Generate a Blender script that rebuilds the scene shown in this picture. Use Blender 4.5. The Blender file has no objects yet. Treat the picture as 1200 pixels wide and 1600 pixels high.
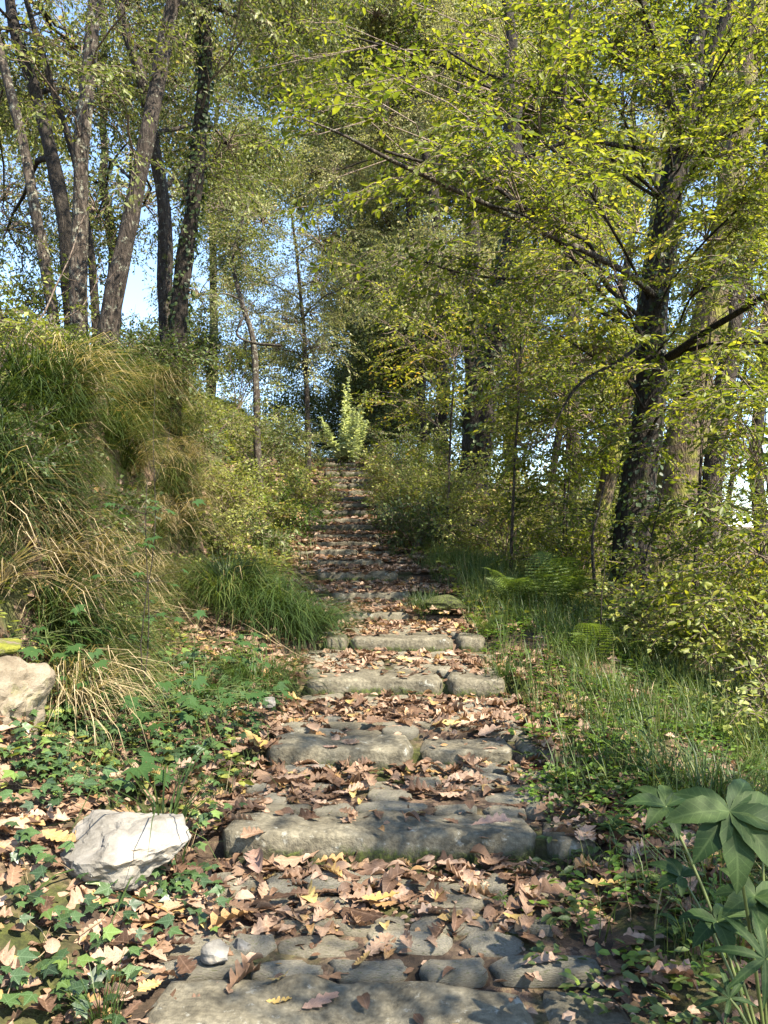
import bpy, math, random
import numpy as np
from mathutils import Vector, Matrix

random.seed(7)
rng = np.random.default_rng(7)
scene = bpy.context.scene
col = scene.collection
R = math.radians

# ------------------------------------------------------------------ camera
CAMZ = 1.55
PITCH = math.atan(70 / 1200)
cam_d = bpy.data.cameras.new('camera')
cam = bpy.data.objects.new('camera', cam_d)
col.objects.link(cam)
cam.location = (0, 0, CAMZ)
cam.rotation_euler = (R(90) + PITCH, 0, 0)
cam_d.sensor_fit = 'AUTO'
cam_d.sensor_width = 36
cam_d.lens = 27
cam_d.clip_start = 0.02
cam_d.clip_end = 3000
scene.camera = cam

# ------------------------------------------------------------------ sky, sun, exposure
SUN = Vector((0.50, -0.42, 0.76)).normalized()      # towards the sun
SUN_EL = math.asin(SUN.z)
SUN_AZ = math.atan2(SUN.x, SUN.y)
world = bpy.data.worlds.new('World')
scene.world = world
world.use_nodes = True
nt = world.node_tree
nt.nodes.clear()
sky = nt.nodes.new('ShaderNodeTexSky')
sky.sky_type = 'NISHITA'
sky.sun_disc = False
sky.sun_elevation = SUN_EL
sky.sun_rotation = SUN_AZ
sky.air_density = 1.0
sky.dust_density = 0.3
sky.ozone_density = 1.4
bg = nt.nodes.new('ShaderNodeBackground')
bg.inputs['Strength'].default_value = 0.125
wo = nt.nodes.new('ShaderNodeOutputWorld')
nt.links.new(sky.outputs[0], bg.inputs[0])
nt.links.new(bg.outputs[0], wo.inputs[0])
sun_d = bpy.data.lights.new('sun', 'SUN')
sun_d.energy = 5.0
sun_d.angle = R(0.6)
sun_d.color = (1.0, 0.90, 0.74)
sun = bpy.data.objects.new('sun', sun_d)
sun.rotation_euler = SUN.to_track_quat('Z', 'Y').to_euler()
col.objects.link(sun)
scene.view_settings.view_transform = 'Standard'
scene.view_settings.look = 'None'
scene.view_settings.exposure = 2.08
scene.view_settings.gamma = 1.0
scene.view_settings.use_curve_mapping = False
scene.cycles.max_bounces = 8
scene.cycles.diffuse_bounces = 4
scene.cycles.transmission_bounces = 4
scene.cycles.sample_clamp_indirect = 6

# ------------------------------------------------------------------ maths helpers
CP, SP = math.cos(PITCH), math.sin(PITCH)

def at(px, py, d):
    """world point seen at photo pixel (1200x1600) at distance d along the view axis"""
    u = (px - 600) / 1200; v = (800 - py) / 1200
    return np.array([d * u, d * (CP - v * SP), CAMZ + d * (SP + v * CP)])

def _hash(ix, iy, iz, seed):
    h = (ix * 374761393 + iy * 668265263 + iz * 2147483647 + seed * 1274126177) & 0xffffffff
    h = ((h ^ (h >> 13)) * 1274126177) & 0xffffffff
    h = h ^ (h >> 16)
    return (h & 0xffffff) / float(0xffffff)

def vnoise(P, scale=1.0, seed=0):
    P = np.asarray(P, float) * scale
    I = np.floor(P).astype(np.int64); F = P - I
    F = F * F * (3 - 2 * F)
    r = 0
    for dx in (0, 1):
        for dy in (0, 1):
            for dz in (0, 1):
                w = (F[..., 0] if dx else 1 - F[..., 0]) * (F[..., 1] if dy else 1 - F[..., 1]) * (F[..., 2] if dz else 1 - F[..., 2])
                r = r + w * _hash(I[..., 0] + dx, I[..., 1] + dy, I[..., 2] + dz, seed)
    return r * 2 - 1

def n2(x, y, scale, seed=0):
    x = np.asarray(x, float); y = np.asarray(y, float)
    return vnoise(np.stack([x, y, np.zeros_like(x * y) + 0.37], -1) if x.shape == y.shape else None, scale, seed)

def fbm(P, scale, seed=0, octv=3):
    r = 0; a = 1; s = scale
    for k in range(octv):
        r = r + a * vnoise(P, s, seed + k * 17); a *= .5; s *= 2.03
    return r

def smooth(t):
    t = np.clip(t, 0, 1); return t * t * (3 - 2 * t)

def norm(v):
    v = np.asarray(v, float)
    return v / np.maximum(np.linalg.norm(v, axis=-1, keepdims=True), 1e-9)

def frames(fwd, up):
    """rotation matrices whose columns are x=fwd, y, z~up"""
    x = norm(fwd); y = norm(np.cross(up, x)); z = np.cross(x, y)
    return np.stack([x, y, z], -1)

# ------------------------------------------------------------------ terrain
FR = [2.03, 3.01, 3.87, 4.90, 5.87, 6.76, 7.62, 8.6]
YF = [None, 1298, 1163, 1060, 997, 955, 925, 893]
FR += [8.6 + .92 * k for k in range(1, 17)]
YF += [875, 860, 846, 834, 820, 810, 797, 786, 775, 766, 755, 747, 736, 730, 722, 716]
ZT = []
for d, y in zip(FR, YF):
    ZT.append(0.326 if y is None else CAMZ + (870 - y) * d / 1200)
FR = np.array(FR); ZT = np.array(ZT)
for i in range(1, len(ZT)):
    ZT[i] = max(ZT[i], ZT[i - 1] + .11)
NSTEP = len(FR)
XC_Y = [0, 2, 3, 4, 5, 6, 7, 8, 9.5, 12, 15, 18, 20.6, 23, 26, 60]
XC_X = [-.06, -.06, 0, .12, .12, .05, -.05, -.12, -.3, -.6, -.8, -.86, -.98, -1.38, -1.9, -4]
def xc(y): return np.interp(y, XC_Y, XC_X)
MIDY = np.concatenate([[-3, 0, 1.5], FR + .47, [26, 30, 40, 80, 200]])
MIDZ = np.concatenate([[-.15, .0, .21], ZT + .02, [ZT[-1] + .25, ZT[-1] + .5, ZT[-1] + 1.2, ZT[-1] + 3, ZT[-1] + 6]])
def slope_z(y): return np.interp(y, MIDY, MIDZ)

def step_z(y, lag=0.0):
    yq = y
    y = y - lag
    i = np.searchsorted(FR, y, side='right') - 1
    z0 = np.where(i < 0, .2, ZT[np.clip(i, 0, NSTEP - 1)])
    f0 = np.where(i < 0, 1.1, FR[np.clip(i, 0, NSTEP - 1)])
    nxt = np.where(i + 1 < NSTEP, ZT[np.clip(i + 1, 0, NSTEP - 1)], z0 + .15)
    f1 = np.where(i + 1 < NSTEP, FR[np.clip(i + 1, 0, NSTEP - 1)], f0 + 2)
    rise = (nxt - z0) * .28
    t = (y - f0) / np.maximum(f1 - f0, .01)
    under = .035 * (y - f0 < .24) if lag else 0.0      # the soil lies lower beneath the edge stones
    t = np.clip(t, 0, 1)
    return z0 - .012 + rise * (.75 * t + .75 * t ** 4) - under

BY = [0, 2, 3.4, 4.2, 5, 9, 10.5, 13, 18, 25, 40]
BF = [1.0, 1.0, 1.15, 1.6, 1.85, 1.9, 1.85, 1.2, 1.0, .9, 2.0]
BH = [.7, .7, .75, 1.3, 1.75, 1.9, 1.9, 1.9, 1.9, 1.2, 1.0]
BW = [1.6, 1.3, 1.0, .55, .42, .45, 1.0, 1.8, 2.2, 2.5, 4]

def H(x, y, steps=True, rough=True, lag=0.0):
    x = np.asarray(x, float); y = np.asarray(y, float)
    x, y = np.broadcast_arrays(x, y)
    u = x - xc(y)
    sl = slope_z(y)
    v = np.maximum(-u, 0)
    bf, bh, bw = np.interp(y, BY, BF), np.interp(y, BY, BH), np.interp(y, BY, BW)
    wob = vnoise(np.stack([x, y, 0 * x], -1), 1.1, 5) * .18 + vnoise(np.stack([x * .4, y, 0 * x], -1), 2.6, 6) * .10
    left = .10 * np.maximum(v - .7, 0) + bh * smooth((v - bf + wob) / bw) + .30 * np.clip(v - bf - bw, 0, 14) + .05 * np.maximum(v - 18, 0)
    # close to the camera the verge climbs gently beside the steps
    left = left + np.interp(y, [2, 3, 4.5], [.12, .12, 0]) * smooth((v - .75) / .5)
    left = left + .36 * np.exp(-((x + 1.15) / .62) ** 2 - ((y - 6.35) / .55) ** 2) * smooth((v - .42) / .25)
    r = np.maximum(u, 0)
    k = np.interp(y, [0, 10, 16, 30], [1, 1, .5, .25])
    right = -(.04 * np.maximum(r - .8, 0) + k * (.16 * np.clip(r - 1.6, 0, 3) + .5 * np.clip(r - 2.9, 0, 12) + .12 * np.clip(r - 14, 0, 90)))
    right = right + .05 * np.exp(-((r - 1.2) / .35) ** 2)
    side = np.where(u < 0, left, right)
    P = np.stack([x, y, 0 * x], -1)
    z = sl + side
    if rough:
        z = z + fbm(P, 1.6, 11) * .05 * smooth((np.abs(u) - .8) / .8) + vnoise(P, 9, 3) * .010
    if steps:
        m = 1 - smooth((np.abs(u) - .68) / .22)
        m = m * (y < FR[-1] + 1.0) * (y > -1)
        st = step_z(y, lag) + vnoise(P, 7, 4) * .008
        z = z * (1 - m) + st * m
    return z

# ------------------------------------------------------------------ mesh building
class Buf:
    def __init__(s):
        s.V = []; s.Q = []; s.T = []; s.mq = []; s.mt = []; s.tint = []; s.uv = []; s.n = 0
    def add(s, V, Q=None, T=None, mq=0, mt=0, tint=0.5, uv=None):
        V = np.asarray(V, float).reshape(-1, 3)
        n = len(V)
        if Q is not None and len(Q):
            Q = np.asarray(Q, np.int64).reshape(-1, 4); s.Q.append(Q + s.n)
            s.mq.append(np.broadcast_to(np.asarray(mq, np.int32), (len(Q),)))
        if T is not None and len(T):
            T = np.asarray(T, np.int64).reshape(-1, 3); s.T.append(T + s.n)
            s.mt.append(np.broadcast_to(np.asarray(mt, np.int32), (len(T),)))
        s.V.append(V); s.tint.append(np.broadcast_to(np.asarray(tint, float), (n,)))
        s.uv.append(np.zeros((n, 2)) if uv is None else np.asarray(uv, float))
        s.n += n
    def arrays(s):
        c = lambda L, sh, dt: np.concatenate(L) if L else np.zeros(sh, dt)
        return dict(V=c(s.V, (0, 3), float), Q=c(s.Q, (0, 4), np.int64), T=c(s.T, (0, 3), np.int64), mq=c(s.mq, (0,), np.int32), mt=c(s.mt, (0,), np.int32), tint=c(s.tint, (0,), float), uv=c(s.uv, (0, 2), float))
    def bake(s, tpl, Rm, sc, p, dt=0.0):
        """copies of a template: Rm (K,3,3), sc (K,), p (K,3), dt (K,) added to the tint"""
        V = tpl['V']; K = len(p); n = len(V)
        if K == 0: return
        W = np.einsum('kij,nj->kni', Rm, V) * np.asarray(sc).reshape(-1, 1, 1) + np.asarray(p)[:, None, :]
        off = (np.arange(K) * n)[:, None, None]
        Q = (tpl['Q'][None] + off).reshape(-1, 4) if len(tpl['Q']) else None
        T = (tpl['T'][None] + off).reshape(-1, 3) if len(tpl['T']) else None
        tint = np.clip(tpl['tint'][None] + np.broadcast_to(np.asarray(dt, float), (K,))[:, None], 0, 1).reshape(-1)
        s.add(W.reshape(-1, 3), Q, T, np.tile(tpl['mq'], K), np.tile(tpl['mt'], K), tint, np.tile(tpl['uv'], (K, 1)))
    def mesh(s, name, mats, smoothed=False, origin=None, uv=False):
        a = s.arrays()
        me = bpy.data.meshes.new(name)
        V = a['V'] - (0 if origin is None else np.asarray(origin))
        nq, ntr = len(a['Q']), len(a['T'])
        me.vertices.add(len(V)); me.vertices.foreach_set('co', V.astype(np.float32).ravel())
        loops = np.concatenate([a['Q'].ravel(), a['T'].ravel()]).astype(np.int32)
        me.loops.add(len(loops)); me.loops.foreach_set('vertex_index', loops)
        me.polygons.add(nq + ntr)
        st = np.concatenate([np.arange(nq) * 4, nq * 4 + np.arange(ntr) * 3]).astype(np.int32)
        me.polygons.foreach_set('loop_start', st)
        mi = np.concatenate([a['mq'], a['mt']]).astype(np.int32)
        me.polygons.foreach_set('material_index', mi)
        if smoothed:
            me.polygons.foreach_set('use_smooth', np.ones(nq + ntr, bool))
        t = me.attributes.new('tint', 'FLOAT', 'POINT'); t.data.foreach_set('value', a['tint'].astype(np.float32))
        if uv:
            l = me.uv_layers.new(name='leaf'); l.data.foreach_set('uv', a['uv'][loops].astype(np.float32).ravel())
        for m in mats: me.materials.append(m)
        me.update(calc_edges=True)
        global TRIS
        TRIS += nq * 2 + ntr
        return me
TRIS = 0

def link(name, me, parent=None, loc=None):
    o = bpy.data.objects.new(name, me); col.objects.link(o)
    if parent is not None: o.parent = parent
    if loc is not None: o.location = tuple(float(c) for c in loc)
    return o

def props(o, label=None, cat=None, group=None, kind=None):
    if label: o['label'] = label
    if cat: o['category'] = cat
    if group: o['group'] = group
    if kind: o['kind'] = kind
    return o

def thing(name, loc, label, cat, group=None):
    return props(link(name, None, None, loc), label, cat, group)

# ------------------------------------------------------------------ materials
def newmat(name):
    m = bpy.data.materials.new(name); m.use_nodes = True
    nt = m.node_tree; nt.nodes.clear()
    out = nt.nodes.new('ShaderNodeOutputMaterial')
    return m, nt, out

def N(nt, t, **kw):
    n = nt.nodes.new(t)
    for k, v in kw.items():
        if hasattr(n, k): setattr(n, k, v)
        else: n.inputs[k].default_value = v
    return n

def ramp(nt, fac, stops, interp='LINEAR'):
    r = nt.nodes.new('ShaderNodeValToRGB'); r.color_ramp.interpolation = interp
    e = r.color_ramp.elements
    while len(e) < len(stops): e.new(.5)
    for i, (p, c) in enumerate(stops):
        e[i].position = p; e[i].color = (c[0], c[1], c[2], 1)
    nt.links.new(fac, r.inputs[0])
    return r.outputs[0]

def leaf_mat(name, stops, trans=.4, rough=.5, spec=.35, veins=False, spots=.0, objrand=False, tcol=(1.5, 1.5, .7), grain=60):
    m, nt, out = newmat(name)
    L = nt.links.new
    a = N(nt, 'ShaderNodeAttribute', attribute_name='tint')
    fac = a.outputs['Fac']
    if objrand:
        oi = N(nt, 'ShaderNodeObjectInfo')
        ad = N(nt, 'ShaderNodeMath', operation='ADD'); L(fac, ad.inputs[0]); L(oi.outputs['Random'], ad.inputs[1])
        fr = N(nt, 'ShaderNodeMath', operation='FRACT'); L(ad.outputs[0], fr.inputs[0]); fac = fr.outputs[0]
    if not objrand:
        oi = N(nt, 'ShaderNodeObjectInfo')
        ma = N(nt, 'ShaderNodeMath', operation='MULTIPLY_ADD'); L(oi.outputs['Random'], ma.inputs[0]); ma.inputs[1].default_value = .24; ma.inputs[2].default_value = -.12
        ad = N(nt, 'ShaderNodeMath', operation='ADD', use_clamp=True); L(fac, ad.inputs[0]); L(ma.outputs[0], ad.inputs[1]); fac = ad.outputs[0]
    c = ramp(nt, fac, stops)
    tc = N(nt, 'ShaderNodeTexCoord')
    nz = N(nt, 'ShaderNodeTexNoise', Scale=grain, Detail=3.0); L(tc.outputs['Object'], nz.inputs['Vector'])
    mx = N(nt, 'ShaderNodeMixRGB', blend_type='MULTIPLY'); mx.inputs[0].default_value = .55
    g = ramp(nt, nz.outputs[0], [(.3, (.55, .55, .5)), (.65, (1.15, 1.15, 1.15))])
    L(c, mx.inputs[1]); L(g, mx.inputs[2]); c = mx.outputs[0]
    if spots:
        nz2 = N(nt, 'ShaderNodeTexNoise', Scale=grain * .4, Detail=2.0); L(tc.outputs['Object'], nz2.inputs['Vector'])
        f = ramp(nt, nz2.outputs[0], [(.58, (0, 0, 0)), (.68, (spots,) * 3)])
        m2 = N(nt, 'ShaderNodeMixRGB'); L(f, m2.inputs[0]); L(c, m2.inputs[1]); m2.inputs[2].default_value = (.10, .055, .03, 1); c = m2.outputs[0]
    if veins:
        uvn = N(nt, 'ShaderNodeUVMap', uv_map='leaf'); sp = N(nt, 'ShaderNodeSeparateXYZ'); L(uvn.outputs[0], sp.inputs[0])
        ab = N(nt, 'ShaderNodeMath', operation='ABSOLUTE'); L(sp.outputs[1], ab.inputs[0])
        # side veins: sawtooth of x - |y|
        s1 = N(nt, 'ShaderNodeMath', operation='SUBTRACT'); L(sp.outputs[0], s1.inputs[0]); L(ab.outputs[0], s1.inputs[1])
        s2 = N(nt, 'ShaderNodeMath', operation='MULTIPLY'); L(s1.outputs[0], s2.inputs[0]); s2.inputs[1].default_value = 7
        s3 = N(nt, 'ShaderNodeMath', operation='PINGPONG'); L(s2.outputs[0], s3.inputs[0]); s3.inputs[1].default_value = .5
        s4 = N(nt, 'ShaderNodeMath', operation='MULTIPLY'); L(s3.outputs[0], s4.inputs[0]); s4.inputs[1].default_value = .35
        mn = N(nt, 'ShaderNodeMath', operation='MINIMUM'); L(s4.outputs[0], mn.inputs[0]); L(ab.outputs[0], mn.inputs[1])
        f = ramp(nt, mn.outputs[0], [(.006, (.6,) * 3), (.02, (0, 0, 0))])
        m3 = N(nt, 'ShaderNodeMixRGB', blend_type='MIX'); L(f, m3.inputs[0]); L(c, m3.inputs[1])
        lt = N(nt, 'ShaderNodeMixRGB', blend_type='ADD'); lt.inputs[0].default_value = 1; L(c, lt.inputs[1]); lt.inputs[2].default_value = veins + (1,)
        L(lt.outputs[0], m3.inputs[2]); c = m3.outputs[0]
    b = N(nt, 'ShaderNodeBsdfPrincipled', Roughness=rough)
    b.inputs['Specular IOR Level'].default_value = spec
    L(c, b.inputs['Base Color'])
    tr = N(nt, 'ShaderNodeBsdfTranslucent')
    tm = N(nt, 'ShaderNodeMixRGB', blend_type='MULTIPLY'); tm.inputs[0].default_value = 1; L(c, tm.inputs[1]); tm.inputs[2].default_value = tcol + (1,)
    L(tm.outputs[0], tr.inputs[0])
    ms = N(nt, 'ShaderNodeMixShader'); ms.inputs[0].default_value = trans
    L(b.outputs[0], ms.inputs[1]); L(tr.outputs[0], ms.inputs[2]); L(ms.outputs[0], out.inputs[0])
    return m

def surf_mat(name, build, bump=.3, bscale=30, rough=.85, dist=.02):
    """build(nt, coord, L) -> (colour socket, height socket or None)"""
    m, nt, out = newmat(name)
    L = nt.links.new
    tc = N(nt, 'ShaderNodeTexCoord')
    c, h = build(nt, tc.outputs['Object'], L)
    b = N(nt, 'ShaderNodeBsdfPrincipled', Roughness=rough)
    b.inputs['Specular IOR Level'].default_value = .25
    L(c, b.inputs['Base Color'])
    if h is None:
        nz = N(nt, 'ShaderNodeTexNoise', Scale=bscale, Detail=6.0, Roughness=.65); L(tc.outputs['Object'], nz.inputs['Vector']); h = nz.outputs[0]
    bp = N(nt, 'ShaderNodeBump', Strength=bump, Distance=dist); L(h, bp.inputs['Height']); L(bp.outputs[0], b.inputs['Normal'])
    L(b.outputs[0], out.inputs[0])
    return m

def noise(nt, co, L, scale, detail=5.0, rough=.6):
    n = N(nt, 'ShaderNodeTexNoise', Scale=scale, Detail=detail, Roughness=rough); L(co, n.inputs['Vector']); return n.outputs[0]

def mix(nt, L, fac, a, b, mode='MIX'):
    m = N(nt, 'ShaderNodeMixRGB', blend_type=mode)
    if isinstance(fac, (int, float)): m.inputs[0].default_value = fac
    else: L(fac, m.inputs[0])
    for k, s in ((1, a), (2, b)):
        if isinstance(s, tuple): m.inputs[k].default_value = s + (1,)
        else: L(s, m.inputs[k])
    return m.outputs[0]

def b_soil(nt, co, L):
    a = ramp(nt, noise(nt, co, L, 14), [(.3, (.018, .013, .009)), (.55, (.05, .035, .023)), (.75, (.10, .07, .046))])
    vo = N(nt, 'ShaderNodeTexVoronoi', Scale=60.0); L(co, vo.inputs['Vector'])
    sx = N(nt, 'ShaderNodeSeparateColor'); L(vo.outputs['Color'], sx.inputs[0])
    lv = ramp(nt, sx.outputs[0], [(0, (.03, .02, .013)), (.35, (.08, .05, .033)), (.7, (.15, .10, .068)), (1, (.19, .14, .08))])
    f = ramp(nt, noise(nt, co, L, 3.3, 4), [(.42, (0, 0, 0)), (.55, (.8,) * 3)])
    c = mix(nt, L, f, a, lv)
    g = ramp(nt, noise(nt, co, L, 1.7, 5), [(.48, (0, 0, 0)), (.58, (.8,) * 3)])
    gc = ramp(nt, noise(nt, co, L, 40), [(.35, (.02, .028, .006)), (.7, (.075, .09, .018))])
    c = mix(nt, L, g, c, gc)
    return c, noise(nt, co, L, 26, 8, .7)
M_soil = surf_mat('soil_and_litter', b_soil, bump=.8, dist=.03, rough=.95)

def b_step(nt, co, L):
    a = ramp(nt, noise(nt, co, L, 7, 8, .7), [(.28, (.035, .031, .021)), (.45, (.095, .084, .058)), (.6, (.145, .13, .092)), (.75, (.23, .205, .15))])
    b = ramp(nt, noise(nt, co, L, 55, 4), [(.3, (.55, .55, .55)), (.7, (1.2, 1.2, 1.2))])
    c = mix(nt, L, .7, a, b, 'MULTIPLY')
    pale = ramp(nt, noise(nt, co, L, 17, 5, .7), [(.60, (0, 0, 0)), (.68, (.6,) * 3)])
    c = mix(nt, L, pale, c, (.30, .30, .26))
    g = N(nt, 'ShaderNodeNewGeometry')
    sp = N(nt, 'ShaderNodeSeparateXYZ'); L(co, sp.inputs[0])
    at_ = N(nt, 'ShaderNodeAttribute', attribute_name='tint')     # 1 at the foot of the stone, 0 on top: damp moss grows from the foot
    ad = N(nt, 'ShaderNodeMath', operation='MULTIPLY_ADD'); L(noise(nt, co, L, 9, 6, .65), ad.inputs[0]); ad.inputs[1].default_value = 1.0; 
    L(at_.outputs['Fac'], ad.inputs[2])
    f = ramp(nt, ad.outputs[0], [(.72, (0, 0, 0)), (.92, (.95,) * 3)])
    mc = ramp(nt, noise(nt, co, L, 70, 4), [(.35, (.016, .018, .008)), (.5, (.035, .042, .012)), (.68, (.08, .10, .018))])
    c = mix(nt, L, f, c, mc)
    h = N(nt, 'ShaderNodeMath', operation='ADD'); L(noise(nt, co, L, 9, 9, .62), h.inputs[0]); h.inputs[1].default_value = 0
    return c, h.outputs[0]
M_step = surf_mat('worn_sandstone', b_step, bump=.8, dist=.04, rough=.9)

def b_cobble(nt, co, L):
    oi = N(nt, 'ShaderNodeObjectInfo')
    base = ramp(nt, oi.outputs['Random'], [(0, (.15, .13, .09)), (.4, (.23, .205, .15)), (.75, (.20, .185, .145)), (1, (.32, .29, .22))])
    b = ramp(nt, noise(nt, co, L, 20, 7, .7), [(.3, (.5, .5, .5)), (.7, (1.25, 1.25, 1.22))])
    c = mix(nt, L, .85, base, b, 'MULTIPLY')
    f = ramp(nt, noise(nt, co, L, 12, 5, .7), [(.56, (0, 0, 0)), (.66, (.8,) * 3)])
    c = mix(nt, L, f, c, (.06, .075, .018))
    return c, None
M_cobble = surf_mat('trodden_paving_stone', b_cobble, bump=.9, bscale=30, rough=.85)

def b_white(nt, co, L):
    a = ramp(nt, noise(nt, co, L, 6, 7, .7), [(.3, (.07, .062, .048)), (.5, (.155, .145, .125)), (.75, (.25, .24, .22))])
    f = ramp(nt, noise(nt, co, L, 4, 5, .7), [(.55, (0, 0, 0)), (.68, (.7,) * 3)])
    c = mix(nt, L, f, a, (.33, .27, .19))
    f2 = ramp(nt, noise(nt, co, L, 45, 4), [(.62, (0, 0, 0)), (.7, (.6,) * 3)])
    return mix(nt, L, f2, c, (.22, .20, .17)), None
M_white = surf_mat('pale_limestone', b_white, bump=.5, bscale=18, rough=.8)

def b_cream(nt, co, L):
    a = ramp(nt, noise(nt, co, L, 6, 8, .75), [(.3, (.06, .045, .028)), (.48, (.14, .115, .08)), (.72, (.22, .19, .145))])
    f = ramp(nt, noise(nt, co, L, 5, 6, .7), [(.56, (0, 0, 0)), (.66, (.7,) * 3)])
    return mix(nt, L, f, a, (.10, .10, .035)), None
M_cream = surf_mat('cream_limestone', b_cream, bump=.7, bscale=22, rough=.9)

def b_moss(nt, co, L):
    a = ramp(nt, noise(nt, co, L, 9, 6, .7), [(.42, (.16, .13, .09)), (.5, (.10, .11, .02)), (.7, (.24, .24, .03))])
    return a, None
M_mossrock = surf_mat('yellow_moss', b_moss, bump=1.0, bscale=60, rough=1)

def bark(name, cols, lich, lam=.56, moss=None, mossc=(.13, .15, .02)):
    def b(nt, co, L):
        mp = N(nt, 'ShaderNodeMapping'); mp.inputs['Scale'].default_value = (1, 1, .28); L(co, mp.inputs['Vector'])
        v = mp.outputs[0]
        n1 = noise(nt, v, L, 26, 8, .7)
        c = ramp(nt, n1, [(.32, cols[0]), (.52, cols[1]), (.72, cols[2])])
        f = ramp(nt, noise(nt, co, L, 15, 8, .8), [(lam, (0, 0, 0)), (lam + .07, (.85,) * 3)])
        c = mix(nt, L, f, c, lich)
        if moss is not None:
            f = ramp(nt, noise(nt, co, L, 3.5, 6, .7), [(moss, (0, 0, 0)), (moss + .1, (.9,) * 3)])
            c = mix(nt, L, f, c, mossc)
        vo = N(nt, 'ShaderNodeTexVoronoi', Scale=38.0, feature='DISTANCE_TO_EDGE'); L(v, vo.inputs['Vector'])
        h = N(nt, 'ShaderNodeMath', operation='ADD'); L(n1, h.inputs[0]); L(vo.outputs[0], h.inputs[1])
        return c, h.outputs[0]
    return surf_mat(name, b, bump=.9, dist=.03, rough=.92)
M_bark_pale = bark('pale_lichen_bark', ((.012, .009, .007), (.048, .037, .028), (.125, .10, .08)), (.29, .295, .22), .54)
M_bark_mid = bark('grey_brown_bark', ((.010, .008, .006), (.034, .026, .020), (.09, .072, .057)), (.26, .27, .20), .57, .60)
M_bark_dark = bark('dark_ivy_bark', ((.009, .007, .005), (.024, .019, .014), (.06, .048, .037)), (.16, .16, .10), .62, .60, (.05, .06, .012))
M_bark_moss = bark('mossy_bark', ((.03, .022, .013), (.09, .066, .042), (.17, .13, .085)), (.2, .2, .12), .64, .48, (.15, .15, .025))
M_twig = bark('twig_bark', ((.07, .05, .04), (.16, .12, .09), (.28, .23, .18)), (.30, .29, .23), .6)
M_stem = leaf_mat('green_stem', [(0, (.06, .08, .02)), (1, (.13, .16, .05))], trans=.1)
M_drystem = leaf_mat('dry_stem', [(0, (.16, .11, .06)), (1, (.34, .26, .16))], trans=.05)

YG = [(0, (.035, .055, .012)), (.3, (.085, .115, .018)), (.62, (.19, .215, .030)), (.85, (.32, .31, .055)), (1, (.38, .26, .07))]
M_hornbeam = leaf_mat('yellow_green_leaf', YG, trans=.52, tcol=(1.5, 1.45, .6))
OL = [(0, (.045, .06, .02)), (.4, (.11, .135, .032)), (.75, (.20, .21, .06)), (1, (.30, .23, .10))]
M_olive = leaf_mat('olive_leaf', OL, trans=.38, tcol=(1.35, 1.4, .7))
GR = [(0, (.025, .042, .014)), (.5, (.06, .09, .026)), (1, (.13, .16, .045))]
M_green = leaf_mat('dark_green_leaf', GR, trans=.3)
FAR = [(0, (.075, .09, .035)), (.4, (.20, .215, .075)), (.75, (.34, .33, .14)), (1, (.42, .35, .20))]
M_far = leaf_mat('autumn_canopy_leaf', FAR, trans=.4, tcol=(1.3, 1.3, .8))
UN = [(0, (.05, .07, .018)), (.4, (.15, .18, .038)), (.7, (.27, .29, .07)), (.88, (.32, .30, .12)), (1, (.32, .21, .12))]
M_deep = leaf_mat('deep_wood_leaf', [(0, (.06, .08, .035)), (.5, (.15, .18, .06)), (1, (.27, .26, .10))], trans=.42)
M_under = leaf_mat('undergrowth_leaf', UN, trans=.38)
M_pale = leaf_mat('grey_green_leaf', [(0, (.34, .40, .24)), (1, (.62, .66, .48))], trans=.35)
M_ivy = leaf_mat('ivy_leaf', [(0, (.014, .028, .010)), (.5, (.030, .058, .018)), (.85, (.05, .09, .025)), (1, (.10, .15, .03))], trans=.15, rough=.38, spec=.5, veins=(.07, .10, .06), objrand=True)
M_ivydark = leaf_mat('trunk_ivy_leaf', [(0, (.010, .018, .007)), (1, (.04, .065, .018))], trans=.15)
M_maple = leaf_mat('field_maple_leaf', [(0, (.03, .07, .018)), (1, (.075, .135, .03))], trans=.35, veins=(.03, .04, .015))
M_helle = leaf_mat('hellebore_leaf', [(0, (.012, .028, .008)), (.6, (.022, .045, .012)), (1, (.045, .07, .02))], trans=.18, rough=.6, spec=.15, veins=(.035, .045, .018))
M_fern = leaf_mat('fern_leaf', [(0, (.035, .065, .012)), (1, (.13, .18, .04))], trans=.4)
M_herb = leaf_mat('herb_leaf', [(0, (.04, .09, .015)), (.5, (.09, .16, .025)), (1, (.17, .24, .04))], trans=.4)
M_bankgrass = leaf_mat('bank_grass_blade', [(0, (.014, .028, .008)), (.35, (.036, .058, .014)), (.6, (.09, .11, .028)), (.74, (.22, .18, .09)), (1, (.42, .33, .21))], trans=.3, rough=.55, spec=.2)
M_grass = leaf_mat('grass_blade', [(0, (.02, .04, .010)), (.35, (.05, .085, .02)), (.62, (.11, .14, .035)), (.78, (.26, .22, .11)), (1, (.42, .33, .20))], trans=.35, rough=.5)
DRY = [(0, (.045, .026, .016)), (.2, (.105, .062, .04)), (.36, (.15, .09, .053)), (.5, (.205, .13, .083)), (.66, (.275, .185, .125)), (.88, (.32, .225, .165)), (.94, (.28, .165, .07)), (.98, (.33, .23, .09)), (1, (.36, .28, .11))]
M_dry = leaf_mat('dry_oak_leaf', DRY, trans=.2, rough=.6, spec=.25, veins=(.10, .07, .05), spots=.7, objrand=True, tcol=(1.2, 1, .8), grain=90)
M_yellow = leaf_mat('yellow_fallen_leaf', [(0, (.34, .24, .08)), (1, (.42, .32, .12))], trans=.2, veins=(.08, .05, .02), spots=.8, tcol=(1.2, 1, .6), grain=90)
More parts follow.
